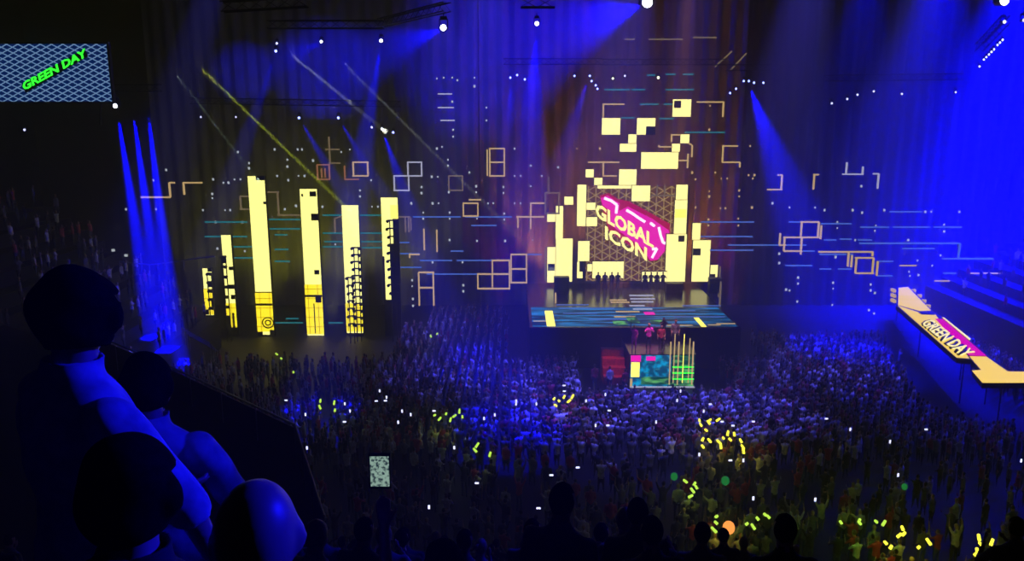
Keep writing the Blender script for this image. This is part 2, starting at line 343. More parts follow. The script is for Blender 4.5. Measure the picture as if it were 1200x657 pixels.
strokes([[(708, 232), (716, 235), (723, 240), (722, 250)], [(734, 246), (741, 250), (748, 255), (756, 260)], [(762, 261), (767, 265)], [(772, 266), (774, 275), (777, 284), (783, 286)], [(764, 292), (770, 291), (764, 302)]], SY-.09, .22, 'white_highlight', 'led_hilite', ls)
def text_mesh(s, O, A, B, mat_, name, parent, thick=.03, bold=.03, spacing=1.0):
    cu = bpy.data.curves.new('t', 'FONT'); cu.body = s; cu.offset = bold; cu.space_character = spacing; cu.resolution_u = 2
    to = bpy.data.objects.new('t', cu); C.objects.link(to); dg = bpy.context.evaluated_depsgraph_get(); dg.update()
    me = bpy.data.meshes.new_from_object(to.evaluated_get(dg)); bpy.data.objects.remove(to)
    v = np.zeros(len(me.vertices)*3); me.vertices.foreach_get('co', v); v = v.reshape(-1, 3)
    lo = v.min(0); hi = v.max(0); s_ = (v[:, 0]-lo[0])/(hi[0]-lo[0]); t_ = (v[:, 1]-lo[1])/(hi[1]-lo[1])
    a = np.array(A-O); b = np.array(B-O); o = np.array(O)
    w = o+np.outer(s_, a)+np.outer(t_, b); me.vertices.foreach_set('co', w.ravel())
    me.materials.clear(); me.materials.append(MATS[mat_]); me.name = name
    ob = bpy.data.objects.new(name, me); C.objects.link(ob)
    md = ob.modifiers.new('s', 'SOLIDIFY'); md.thickness = thick; md.offset = 0
    attach(ob, parent); return ob
def word(s, p0, p1, pu, Y, m_, name, parent, **k): return text_mesh(s, W(*p0, Y), W(*p1, Y), W(*pu, Y), m_, name, parent, **k)
word('GLOBAL', (698, 254), (766, 291), (698, 237), SY-.16, 'led_pale', 'lettering', ls, bold=.035)
word('ICON', (709, 280), (758, 306), (709, 264), SY-.16, 'led_pale', 'lettering', ls, bold=.035)
# ---------------------------------------------------------------- thin light frames and bars
def frame(paths, Y, label, m_='led_tan', w=.15, name='hanging_outline_light'):
    pts = [W(*p, Y) for path in paths for p in path]; ms_ = []
    for path in paths:
        m = MB(); ms_.append(m)
        for a, b in zip(path, path[1:]):
            A, B = W(*a, Y), W(*b, Y)
            if abs(a[1]-b[1]) < 1.5: z = (A.z+B.z)/2; m.box((min(A.x, B.x)-w/2, Y-.08, z-w/2), (max(A.x, B.x)+w/2, Y+.08, z+w/2))
            elif abs(a[0]-b[0]) < 3: x = (A.x+B.x)/2; m.box((x-w/2, Y-.08, min(A.z, B.z)), (x+w/2, Y+.08, max(A.z, B.z)))
            else: m.tube(A, B, w*.6, n=5)
    c = Vector((sum(p.x for p in pts)/len(pts), Y, min(p.z for p in pts)))
    r = empty(name, c, label, 'light frame'); [m.build('light_tube', m_, r) for m in ms_]
    bk = MB()   # black backing channel
    for path in paths:
        for a, b in zip(path, path[1:]): bk.tube(W(*a, Y)+Vector((0, .16, 0)), W(*b, Y)+Vector((0, .16, 0)), w*.45, n=4)
    bk.build('backing_channel', 'black_paint', r); return r
def sq(x0, y0, x1, y1): return [(x0, y0), (x1, y0), (x1, y1), (x0, y1), (x0, y0)]
FR = [
 ([sq(414, 190, 431, 206)], 64, 'small pale square light frame above the fifth yellow tower', 'led_tan'),
 ([sq(462, 206, 479, 223), sq(478, 190, 494, 206)], 65, 'two pale square light frames touching corner to corner above the tower nearest the stage', 'led_white'),
 ([sq(526, 206, 542, 223)], 67, 'dim grey square light frame with a dot row, midway between the towers and centre set', 'led_dim'),
 ([sq(543, 238, 560, 253), [(550, 234), (563, 234)]], 65, 'small tan square light frame with a short bar above it', 'led_tan'),
 ([sq(574, 174, 591, 206), [(574, 190), (591, 190)], [(571, 175), (571, 206)]], 64, 'upright double square light frame like a figure eight', 'led_tan'),
 ([sq(372, 193, 386, 210), [(377, 197), (377, 208)], [(381, 197), (381, 208)]], 65, 'reddish square light frame with two inner bars', 'led_red_tan'),
 ([[(386, 160), (386, 190)], [(382, 175), (397, 175)], [(386, 191), (398, 191)]], 65, 'upright light line crossed by two short bars', 'led_dim'),
 ([[(404, 194), (404, 210), (420, 210)]], 65, 'reddish L shaped light frame beside a small square frame', 'led_red_tan'),
 ([[(313, 225), (326, 225), (326, 252), (352, 252)]], 63, 'stepped pale light line right of the tallest tower', 'led_dim'),
 ([sq(282, 230, 294, 245)], 64, 'small light square frame half hidden by the tallest tower', 'led_dim'),
 ([[(475, 254), (475, 272)], [(479, 255), (479, 272)], [(466, 254), (480, 254)], [(482, 255), (481, 270)]], 63, 'group of short upright light bars right of the last tower', 'led_dim'),
 ([[(497, 268), (497, 293)]], 64, 'single upright light bar, left one of a pair right of the towers', 'led_tan'),
 ([[(512, 269), (512, 295)]], 64, 'single upright light bar, right one of a pair right of the towers', 'led_tan'),
 ([[(400, 253), (392.5, 256), (392.5, 272)]], 63, 'small bracket shaped light line left of the fifth tower', 'led_dim'),
 ([[(480, 302), (480, 298), (491, 298)]], 64, 'tiny corner shaped light line right of the last tower', 'led_tan'),
 ([[(491, 358), (491, 319), (508, 319), (508, 358)], [(491, 337), (508, 337)]], 63, 'tall light frame shaped like the letter A near the crowd', 'led_tan'),
 ([sq(577, 305, 597, 321), sq(577, 321, 597, 338), sq(560, 321, 577, 338)], 63, 'cluster of three tan square light frames left of the centre set', 'led_tan'),
 ([sq(599, 298, 617, 315), sq(599, 315, 617, 331)], 64.5, 'two stacked tan square light frames beside the left stepped block', 'led_tan'),
 ([[(637, 238), (622, 238), (622, 268)], [(606, 254), (637, 254)], [(607, 254), (607, 267)]], 65, 'branching tan light lines left of the left stepped block', 'led_tan'),
 ([sq(639, 226, 655, 250), [(643, 207), (643, 226)]], 65.3, 'square light frame hanging from an upright line above the left stepped block', 'led_dim'),
 ([[(690, 190), (725, 190)], [(707, 190), (707, 206), (722, 206)]], 65, 'tan light lines forming a T above the left column', 'led_tan'),
 ([[(864, 171), (847, 171), (847, 190), (866, 190), (868, 196)]], 65, 'C shaped tan light frame right of the centre set', 'led_tan'),
 ([[(731, 122), (707, 122), (707, 138)]], 65, 'tan corner light line above the upper left square panel', 'led_tan'),
 ([[(817, 120), (847, 119), (848, 137)]], 65, 'hook shaped light line at the upper right of the centre set', 'led_tan'),
 ([[(797, 158), (787, 158), (787, 166)], [(807, 168), (811, 170), (811, 184)], [(806, 180), (806, 197)], [(796, 188), (806, 188)], [(773, 172), (787, 172)]], 65, 'small tan light bars around the widest high panel', 'led_tan'),
 ([[(900, 222), (916, 222), (916, 205), (912, 205)]], 65, 'reversed L shaped light frame left on the blue right side', 'led_tan'),
 ([[(953.5, 222), (954, 205), (959, 204)]], 65, 'short hooked light line on the blue right side', 'led_tan'),
 ([[(992, 190), (992, 204), (1011, 204), (1011, 195)], [(988, 204), (992, 204)]], 65, 'U shaped light line high on the blue right side', 'led_white'),
 ([[(1024, 203), (1029, 204), (1029, 221)]], 65, 'small downward hook light line beside the U shaped one', 'led_white'),
 ([sq(939, 260, 959, 278), sq(919, 278, 939, 294), [(939, 278), (939, 298)], [(962, 264), (962, 280)], [(914, 273), (914, 287), (920, 287)]], 62, 'two yellow square light frames touching corner to corner on the right', 'led_tan'),
 ([sq(1003, 302, 1023, 320), [(960, 295), (1022, 295), (1023, 300)], [(994, 296), (994, 312)], [(998, 299), (998, 313)], [(1028, 306), (1028, 323)]], 61, 'yellow square light frame with repeated side bars near the lit walkway', 'led_tan'),
 ([[(1008, 285), (1124, 285), (1124, 303), (1163, 303)]], 62, 'long stepped pale light line above the walkway', 'led_blue'),
 ([[(639, 290), (639, 329)], [(843, 312), (843, 348)]], 64, 'two upright thin light bars at both ends of the centre set', 'led_dim'),
 ([[(651, 343), (651, 366)]], 60, 'upright pale light bar standing over the left of the stage deck', 'led_tan'),
 ([[(844, 330), (844, 362)]], 60, 'upright pale light bar standing over the right of the stage deck', 'led_dim'),
 ([[(166, 231), (199, 231), (199, 214), (204, 214)], [(216, 228), (215, 214), (236, 214)]], 62, 'stepped pale light line at the far left of the backdrop', 'led_tan'),
 ([[(770, 216), (770, 230)], [(779, 216), (779, 230)], [(764, 229), (790, 229)]], 65, 'fine tan bars at the upper right of the lettered screen', 'led_dim'),
 ([[(838, 78), (858, 60)], [(856, 82), (875, 62)]], 64, 'faint slanted pair of struts above the right lamp cluster', 'led_dim'),
]
for paths, Y, lab, mm in FR: frame(paths, Y, lab, mm, w=.11)
# long thin bars
BARS = {
 ('thin teal light bar in the level rows between the yellow towers', 'level light bars between the towers'): ('led_cyan', 64, [(240,290,260),(240,290,277),(272,300,289),(272,300,302),(315,352,257),(315,352,268),(322,337,275),(322,338,292),(322,340,306),(378,402,252),(378,402,273),(378,402,289),(420,447,252),(422,448,273),(422,450,283),(424,450,290),(380,402,283),(335,350,373),(385,402,378),(322,355,378)]),
 ('thin blue light bar right of the towers before the centre set', 'level light bars right of the towers'): ('led_blue', 65, [(484,540,254),(545,600,254),(552,582,264),(468,492,297),(528,543,294),(492,530,305),(535,578,305),(468,494,313),(500,560,321),(466,480,284),(600,635,298)]),
 ('thin teal light bar crossing above the centre set', 'level light bars above the centre set'): ('led_cyan', 65.5, [(708,738,105),(740,756,105),(780,813,105),(780,792,87),(800,813,87),(750,772,122),(778,788,122),(802,850,155),(728,744,138),(772,790,139),(758,768,88)]),
 ('thin blue light bar just right of the centre set', 'level light bars right of the centre set'): ('led_blue', 64, [(821,884,260),(821,882,277),(853,900,287),(832,883,293)]),
 ('thin pale blue light bar across the blue right side', 'level light bars across the right side'): ('led_blue', 63, [(924,938,260),(962,998,262),(1008,1042,266),(1046,1090,266),(1094,1127,266),(965,980,281),(984,998,280),(1005,1022,281),(900,945,287),(1057,1095,291),(941,955,294),(960,1000,298),(1030,1047,306),(920,952,311),(960,974,315),(982,998,315),(1028,1046,323),(1104,1124,303),(1105,1120,320),(1042,1080,248)]),
 ('short faint white light bar stacked high left of the centre set', 'short stacked light bars'): ('led_white', 67, [(513,530,110),(513,532,126),(516,533,141)]),
 ('short bright yellow light bar low on the blue right side', 'short yellow light bars on the right'): ('led_tan', 62, [(1137,1175,320),(1054,1074,311),(1095,1113,329)]),
 ('faint grey light bar along the top truss of the centre set', 'grey bars at the very top'): ('led_dim', 66, [(732,744,46),(760,800,46),(812,840,44)]),
}
for (lab, grp), (mm, Y, lst) in BARS.items():
    for x0, x1, y_ in lst:
        a, b = W(x0, y_, Y), W(x1, y_, Y); h = .055
        m = MB(); m.box((a.x, Y-.03, a.z-h), (b.x, Y, a.z+h), 0); m.box((a.x, Y, a.z-h), (b.x, Y+.06, a.z+h), 1)
        o = m.build('hanging_light_bar', [mm, 'black_paint']); tag(o, lab, 'light bar', grp)
# pixel lamps
DOTS = {
 ('tiny pale pixel lamp over the left part of the backdrop', 'pixel lamps left'): [(180,211),(195,199),(148,245),(183,245),(279,178),(292,191),(292,197),(250,210),(262,214),(268,214),(275,210),(282,210),(249,227),(249,232),(238,246),(264,246),(270,246),(253,260),(284,260),(255,291),(287,294),(322,175),(349,175),(354,175),(337,187),(337,195),(367,188),(325,206),(338,211),(350,206),(357,206),(334,245),(347,241),(378,242),(435,211),(422,223),(422,230),(436,242),(443,242),(393,286),(400,178),(410,175)],
 ('tiny pale pixel lamp between the towers and the centre set', 'pixel lamps middle'): [(512,174),(518,172),(525,187),(525,194),(506,207),(513,207),(550,202),(494,219),(494,226),(526,225),(558,218),(558,225),(590,219),(590,226),(482,238),(507,238),(514,238),(572,238),(578,238),(496,249),(496,256),(527,249),(527,256),(559,256),(591,250),(591,257),(559,282),(592,282),(507,307),(542,307),(527,281),(483,328),(483,335),(484,350),(484,358),(543,334),(543,341),(603,174),(622,194),(622,218),(654,196),(603,206),(610,206),(635,206),(603,238),(610,238),(624,281),(512,92),(520,91),(530,91),(536,94),(556,91),(556,101),(530,119),(570,126),(570,141),(531,152),(531,160)],
 ('tiny warm pixel lamp around the centre set', 'pixel lamps centre'): [(676,174),(703,174),(811,202),(838,202),(815,210),(845,209),(852,209),(879,171),(877,205),(884,205),(882,209),(831,224),(831,230),(866,223),(866,230),(815,243),(844,244),(850,244),(881,243),(830,257),(830,264),(865,256),(865,264),(832,124),(831,152),(772,171)],
 ('tiny blue white pixel lamp on the blue right side', 'pixel lamps right'): [(905,238),(925,243),(955,243),(966,246),(999,246),(1010,249),(1009,218),(1036,246),(1084,248),(1091,248),(1124,248),(981,260),(981,267),(1026,264),(1025,270),(1106,263),(1106,271),(1064,281),(1002,281),(913,297),(979,301),(913,308),(1102,299),(1075,305),(1092,311),(1065,318),(1066,323),(1076,322),(935,325),(1183,327),(935,332),(934,353),(976,331),(976,338),(1020,333),(1020,340),(1025,343),(1018,363),(1024,367),(975,357),(1103,343),(1113,346),(1113,352),(1168,362),(1190,345),(925,340),(921,339)],
}
dm = MB(); dm.box((-.075, -.06, -.09), (.075, -.03, .09), 0); dm.box((-.09, -.03, -.11), (.09, .08, .11), 1); dot_me = dm.mesh('pixel_lamp', ['led_dot', 'lamp_body'])
dw = MB(); dw.box((-.075, -.06, -.09), (.075, -.03, .09), 0); dw.box((-.09, -.03, -.11), (.09, .08, .11), 1); dot_wm = dw.mesh('pixel_lamp', ['led_tan', 'lamp_body'])
for (lab, grp), lst in DOTS.items():
    for i, (x, y_) in enumerate(lst):
        o = bpy.data.objects.new('hanging_pixel_lamp', dot_wm if 'warm' in lab else dot_me); C.objects.link(o); o.location = W(x, y_, 66.8 if i % 2 else 65.6); s = random.uniform(.7, 1.15); o.scale = (s, 1, s); tag(o, lab, 'lamp', grp)
# ---------------------------------------------------------------- hall screen upper left
HY = 45
hs = empty('hanging_hall_screen', W(60, 120, HY), 'rectangular blue lattice hall screen with slanted green words GREEN DAY', 'screen')
a, b = W(-8, 119, HY), W(124.5, 51.5, HY)
MB().box((a.x-.1, HY, a.z-.1), (b.x+.1, HY+.25, b.z+.1)).build('casing', 'black_paint', hs)
MB().box((a.x, HY-.03, a.z), (b.x, HY, b.z)).build('screen_face', 'screen_lattice', hs)
plane_poly([(25, 99), (99, 57), (103, 66), (30, 109)], HY-.05, .02, 'dark_shadow', 'black_paint', hs)
word('GREEN DAY', (28, 106.5), (102, 66), (25.5, 97), HY-.07, 'led_green', 'lettering', hs, bold=.03)
MB().tube(W(118, 121, HY), W(117.5, 146, HY), .06, n=6).build('support_pole', 'truss_metal', hs)
# ---------------------------------------------------------------- lit walkway right
RZ = 2.9
rw = empty('lit_walkway', at_z(WZ(1100, 400, RZ), 0), 'yellow glowing raised walkway with slanted GREEN DAY lettering on the right', 'walkway')
def fl(pts, z, t, name, m_): return MB().prism([WZ(x, y, z) for x, y in pts], (0, 0, -t)).build(name, m_, rw)
outer = [(1050, 358), (1052, 336), (1065, 335), (1093, 364), (1104, 371), (1158, 416), (1182, 434.5), (1230, 435), (1235, 448.5), (1151, 448.5), (1139.5, 434), (1149, 433.5), (1138, 421), (1121, 419.5)]
fl(outer, RZ-.02, .3, 'deck', 'black_paint')
fl([(1052.5, 357), (1053, 337), (1064, 336), (1091, 363.5), (1078, 364)], RZ, .02, 'lit_section', 'runway_yellow')
fl([(1052.5, 358), (1078, 366), (1096, 368), (1136, 419.5), (1121, 418.5)], RZ+.001, .02, 'lit_section', 'runway_yellow')
fl([(1139, 434), (1150, 433), (1136, 417), (1156, 417.5), (1181, 435), (1230, 435.5), (1234, 448), (1151.5, 448)], RZ+.001, .02, 'lit_section', 'runway_yellow')
fl([(1096, 373), (1105, 373.5), (1156, 416.5), (1136, 416), (1128, 408)], RZ+.03, .02, 'magenta_graphic', 'runway_magenta')
fl([(1104, 371.5), (1106, 371.5), (1138, 397), (1136, 398)], RZ+.05, .02, 'pale_edge', 'runway_letter')
fl([(1076, 366), (1092, 366.5), (1096, 368.5), (1080, 368)], RZ+.05, .02, 'dark_band', 'black_paint')
text_mesh('GREEN DAY', WZ(1077, 378.5, RZ+.05), WZ(1126, 419, RZ+.05), WZ(1090, 373, RZ+.05), 'black_paint', 'letter_shadow', rw, bold=.06)
text_mesh('GREEN DAY', WZ(1079, 378.5, RZ+.08), WZ(1129, 419, RZ+.08), WZ(1092, 373.5, RZ+.08), 'runway_letter', 'lettering', rw, bold=.01)
for i, (x, y_) in enumerate(((1071, 338), (1078, 344), (1083, 350), (1088, 356))):
    p = WZ(x, y_, RZ+.1); MB().box((p.x-.14, p.y-.1, RZ-.2), (p.x+.14, p.y+.1, RZ+.05)).build('edge_lamp', 'led_tan', rw)
for i, y_ in enumerate((339, 345, 351)):
    p = WZ(1047, y_, RZ); MB().box((p.x-.1, p.y-.3, RZ-.2), (p.x+.1, p.y+.3, RZ+.05)).build('edge_lamp', 'led_tan', rw)
for x, y_ in ((1054, 340), (1080, 377), (1130, 424), (1175, 446), (1130, 400), (1160, 425)):
    p = WZ(x, y_, RZ-.3); MB().tube((p.x, p.y, 0), p, .04, n=6).build('support_leg', 'truss_metal', rw)
# ---------------------------------------------------------------- scaffold behind the LED set
def scaffold(x0, x1, z1, Y, label):
    r = empty('stage_scaffold', ((x0+x1)/2, Y, 0), label, 'scaffold'); n = int((x1-x0)/3)
    for k in range(n+1):
        x = x0+(x1-x0)*k/n; MB().tube((x, Y, 0), (x, Y, z1), .05, n=6).build('post', 'truss_metal', r)
    for k in range(1, int(z1/3)+1): MB().tube((x0, Y, k*3), (x1, Y, k*3), .04, n=6).build('ledger', 'truss_metal', r)
# folded curtains added behind the set to catch the coloured glow
def curtain(x0, x1, z1, Y, label, mm='curtain'):
    n = int((x1-x0)/.16); f = [(x0+(x1-x0)*k/n, Y+.14*math.sin(k*.9)+.05*math.sin(k*.37)) for k in range(n+1)]
    m = MB(); vs = []
    for (x, y) in f: vs += [(x, y, .05), (x, y, z1), (x, y+.04, .05), (x, y+.04, z1)]
    fs = []
    for k in range(n):
        a = k*4; b = a+4; fs += [(a, b, b+1, a+1), (a+2, a+3, b+3, b+2), (a+1, b+1, b+3, a+3), (a, a+2, b+2, b)]
    m.add(vs, fs); r = empty('glow_curtain', ((x0+x1)/2, Y, 0), label, 'curtain'); m.build('cloth', mm, r)
    MB().tube((x0, Y, z1+.05), (x1, Y, z1+.05), .06, n=8).build('curtain_rail', 'truss_metal', r)
curtain(-31, -2.9, 29, 71, 'added curtain washed olive for the glow behind the yellow towers')
curtain(-2.8, 19.9, 29, 71, 'added tall curtain washed brown for the glow behind the centre set')
curtain(20.1, 48, 29, 71, 'added curtain taking the blue wash on the right side', 'curtain_dark')
# ---------------------------------------------------------------- lamps
def fixture(lensm, sc=1.0):
    r = bpy.data.objects.new('hanging_stage_lamp', None); C.objects.link(r)
    m = MB(); m.box((-.16, -.12, .42), (.16, .12, .55)); m.tube((0, 0, .55), (0, 0, .72), .03, n=6); m.build('mounting_base', 'lamp_body', r)
    m = MB(); m.box((-.22, -.05, -.05), (-.18, .05, .42)); m.box((.18, -.05, -.05), (.22, .05, .42)); m.box((-.22, -.05, .38), (.22, .05, .43)); m.build('yoke', 'lamp_body', r)
    h = bpy.data.objects.new('lamp_head', None)
    m = MB(); m.tube((0, .2, 0), (0, -.18, 0), .11, .16, n=14); m.tube((0, -.18, 0), (0, -.25, 0), .17, .17, n=14); hd = m.build('lamp_head', 'lamp_body', r)
    m = MB(); m.tube((0, -.25, 0), (0, -.29, 0), .15, .12, n=14); l = m.build('lens', lensm, r)
    l.parent = hd
    return r
protos = {k: fixture(v) for k, v in (('w', 'lens_white'), ('b', 'lens_blue'), ('g', 'lens_warm'), ('s', 'lens_small'))}
for p in protos.values(): learn(p)
used = set()
def lamp(px, py, Y, kind='s', label='', group=None, sc=1.0, aim=None):
    p = protos[kind]
    o = copy_tree(p) if kind in used else p
    used.add(kind); o.location = W(px, py, Y); o.scale = (sc*(.62 if sc < 1.05 else .8),)*3; tag(o, label, 'stage lamp', group); return o
def spot(p, t, half, col, P, blend=.3, rad=.08):
    L = bpy.data.lights.new('spot_beam', 'SPOT'); L.energy = P; L.color = col; L.spot_size = 2*math.radians(half); L.spot_blend = blend; L.shadow_soft_size = rad
    o = bpy.data.objects.new('spot_beam', L); C.objects.link(o); o.location = p
    o.rotation_euler = (Vector(t)-Vector(p)).to_track_quat('-Z', 'Y').to_euler(); return o
BL = (0, 0, 1); K = 1000.0
def px_beam(px, py, Y, tx, ty, tY, half, P, col=BL, blend=.4): d = W(tx, ty, tY)-W(px, py, Y); return spot(W(px, py, Y)+d.normalized()*.5*(1.5 if py < 10 else 1), W(tx, ty, tY), half, col, P*K, blend)
big = [ # px, py, depth, kind, scale, label
 (137,124,50,'w',1.1,'bright stage lamp high on the far left above three blue beams'), (324,60,46,'b',.8,'stage lamp at the left end of the upper row, with a short blue beam'),
 (377,49,46,'w',.8,'second stage lamp of the upper left row'), (447,48,46,'w',1.0,'stage lamp of the upper row throwing a blue beam straight down'),
 (520,33,39.5,'w',1.2,'bright stage lamp of the upper row whose blue beam points left'), (629,28,37.5,'w',1.0,'wide bright stage lamp above the empty blue area'),
 (757,4,29.8,'w',1.5,'brightest stage lamp at the top edge with a broad blue beam'), (1172,2,34,'w',1.5,'large white stage lamp at the top right corner'),
 (351,138,60,'b',1.0,'blue stage lamp above the fourth yellow tower'), (397,138,60,'b',1.0,'blue stage lamp above the fifth yellow tower'),
 (436,149,60,'s',.9,'small lamp, left one of the trio above the last tower'), (448,151,60,'w',.9,'small lamp, bright middle one of the trio above the last tower'), (461,155,60,'b',.9,'small lamp, right one of the trio above the last tower'),
 (718,92,62,'g',.8,'greenish lamp at the upper left of the centre set'), (771,91,62,'g',1.0,'greenish lamp with a pale beam at the top middle of the centre set'), (732,89,62,'s',.8,'faint lamp between the two greenish lamps'),
 (30,152,45,'s',.7,'lone small lamp below the hall screen'), (1175,26,38,'s',.9,'small lamp right under the large corner lamp'), (1198,24,38,'s',.9,'small lamp at the right edge of the picture near the top')]
for px, py, Y, k, sc, lab in big: lamp(px, py, Y, k, lab, None, sc)
for lab, grp, k, sc, lst in (
  ('small lamp in a loose row at the upper left', 'loose row of small lamps', 's', .7, [(236,137,60), (277,137,60), (325,51,46)]),
  ('small blue lamp on the truss left of the centre set', 'lamps left of the centre set', 'b', .8, [(598,91,60),(606,88,60),(615,93,60),(673,89,60),(691,89,60),(693,95,60),(698,100,60),(700,104,60)]),
  ('small blue lamp in the arched cluster right of the centre set', 'lamps right of the centre set', 'b', .8, [(855,109,60),(862,104,60),(871,95,60),(877,95,60),(883,97,60),(894,97,60)]),
  ('small lamp in the curved row on the blue right side', 'curved row on the right', 's', .8, [(974,121,58),(992,116,58),(1004,111,58),(1023,107,58),(1056,110,58),(1119,108,58)]),
  ('small lamp in the slanted chain at the upper right', 'slanted chain of lamps', 'w', .5, [(1147,78,48),(1152,70,47.5),(1155,67,47),(1158,64,46.5),(1161,61,46),(1164,58,45.5),(1168,53,45),(1171,50,44.5),(1174,47,44)])):
    for px, py, Y in lst: lamp(px, py, Y, k, lab, grp, sc)
# trusses above the lamps (half a metre over each row)
def trpx(x0, y0, x1, y1, Y, lab, Y2=None, dz=.95):
    a, b = W(x0, y0, Y), W(x1, y1, Y2 or Y); a.z += dz; b.z += dz; truss(a, b, lab)
trpx(125, 122, 190, 122, 50, 'short truss over the far left lamp'); trpx(315, 50, 450, 50, 46, 'truss over the upper left lamp row')
trpx(447, 48, 524, 33, 46, 'truss running forward over the bright left facing lamp', 39.5, .95); trpx(610, 28, 650, 28, 37.5, 'short truss over the wide bright lamp', None, .9)
trpx(740, 3, 790, 3, 29.8, 'truss at the top edge over the brightest lamp', None, 1.2); trpx(1150, 2, 1200, 2, 34, 'truss at the top right corner', None, 1.2)
trpx(225, 136, 470, 140, 60.2, 'long truss over the lamps above the yellow towers', None, 1.1); trpx(590, 88, 705, 88, 60.2, 'truss carrying blue lamps left of the centre set')
trpx(705, 88, 850, 88, 62.2, 'truss across the top of the centre set'); trpx(850, 95, 900, 95, 60.2, 'truss over the arched lamp cluster')
trpx(965, 108, 1125, 106, 58.2, 'truss over the curved lamp row on the right'); trpx(1145, 76, 1176, 45, 48, 'slanted truss over the lamp chain at the upper right', 43.8)
trpx(260, 8, 360, 2, 36, 'faint grey truss near the ceiling at upper left', None, 0)
# ---- beams (spot lights inside those fixtures)
for tx in (153, 168, 182): px_beam(137+(tx-153)*1.25, 128, 50, tx+10, 290, 50, 3.6, 2400, blend=.95)
px_beam(324, 61, 46, 300, 130, 44, 6, 40, blend=.8); px_beam(377, 50, 46, 305, 78, 64, 6, 40, blend=.8)
px_beam(447, 49, 46, 430, 150, 45, 7.5, 110, blend=.8); px_beam(520, 34, 39.5, 395, 78, 66, 8, 110, blend=.8)
px_beam(629, 30, 37.5, 622, 150, 38, 11, 120, blend=.8); px_beam(757, 5, 29.8, 555, 70, 75, 11, 190, blend=.8)
px_beam(351, 139, 60, 378, 185, 58, 6, 70, blend=.8); px_beam(397, 139, 60, 420, 178, 58, 6, 70, blend=.8); px_beam(448, 152, 60, 470, 215, 58, 8, 110, blend=.8)
px_beam(600, 92, 60, 585, 250, 56, 10, 60, blend=.9); px_beam(690, 90, 60, 655, 200, 57, 10, 60, blend=.9)
px_beam(877, 97, 60, 925, 230, 57, 13, 260, blend=.8)
px_beam(771, 92, 62, 772, 170, 61, 2.0, 12, (.4, .8, .4), .5); px_beam(718, 93, 62, 722, 140, 61, 2.5, 14, (.5, .6, .2), .5)
# narrow shafts
px_beam(222, 67, 46, 410, 247, 61, .45, 3600, (.5, .6, .03), .3); px_beam(328, 53, 46, 449, 152, 70.5, .45, 1500, (.4, .42, .36), .3)
px_beam(380, 51, 46, 648, 318, 66, .45, 1500, (.4, .42, .36), .3); px_beam(193, 70, 46, 303, 212, 61, .4, 700, (.3, .4, .3), .3)
# flood over the right side
for xa, xb, h, P in ((46, 44, 36, 2200), (40, 38, 28, 520), (34, 32.5, 24, 240), (28, 27, 19, 80)): spot((xa, 67, 30.7), (xb, 67, 0), h, BL, P*K, 1.0, .3)
spot((49, 62, 27), (38, 55, 1), 23, BL, 560*K, .95, .3)
# unseen floor-level lamps added to wash glow onto the curtains
for x, P in ((-26, .5), (-21, 1.3), (-15, 1.3), (-9.5, .9)): spot((x, 65.2, .4), (x, 71, 8), 40, (.9, .85, .01), P*K, .9, .2)
for x in (3, 9, 15): spot((x, 67.8, .6), (x, 71.2, 13), 34, (1, .27, .005), (9 if x == 9 else 6)*K, .9, .2)
spot((-1, 67.5, .5), (-1, 71, 10), 35, (.8, .0, .1), .7*K, .95, .2); spot((19, 67.5, .5), (19, 71, 10), 35, (.8, .0, .2), 1.2*K, .95, .2)
# crowd wash
CW = (.08, .07, 1)
for (x, y_, P, h) in ((-3, 48, 95, 15), (4, 44, 150, 16), (12, 42, 120, 14), (-6, 58, 90, 13), (20, 48, 90, 15), (6, 38, 60, 12)):
    spot((x+2, y_-4, 29.5), (x, y_, 1), h*.8, CW, P*K*.75, .9)
spot((-14, 46, 29.5), (-23, 45, 4.5), 8, (.06, .06, 1), 45*K, .9)
spot((9, 42, 29.5), (9.5, 50, 3), 4, (1, .4, .65), 65*K, .6)
spot((3, 42, 29.5), (6.5, 50.5, 1), 2.2, (1, .15, .1), 30*K, .6)
# point lights added at the crowd's light patches to tint nearby people
for (px, py, P, c) in ((824, 503, 350, (1, .85, .05)), (853, 519, 500, (1, .85, .05)), (812, 572, 280, (.7, .9, .08)), (844, 612, 380, (1, .75, .06)), (880, 614, 160, (.5, .9, .1)), (1052, 632, 380, (.9, .85, .06)), (1148, 643, 420, (.75, .9, .08)), (1012, 613, 260, (.25, .9, .08)), (988, 614, 160, (.25, .9, .08)), (658, 471, 300, (1, .85, .05)), (527, 490, 300, (.7, .9, .08)), (384, 478, 160, (.6, .9, .1)), (334, 420, 120, (.6, .9, .1)), (508, 394, 160, (.8, .9, .1)), (562, 530, 120, (.7, .9, .1))):
    L = bpy.data.lights.new('patch_light', 'POINT'); L.energy = P*.034; L.color = c; L.shadow_soft_size = .25; o = bpy.data.objects.new('patch_light', L); C.objects.link(o); o.location = WZ(px, py, 2.3)+Vector((0, -.5, 0))
spot((42, 44, 29.5), (30, 41, 0), 25, BL, 70*K, .95, .3)
# near blue lamp for the spectators on the near tier
spot((6.2, 5.3, 18.9), (-.7, 1.9, 16.6), 8, (.004, .004, 1), 5*K, .7, .1)
spot((7, 13, 19), (-.5, 6.5, 12.8), 10, (.005, .005, 1), 3*K, .9, .1)
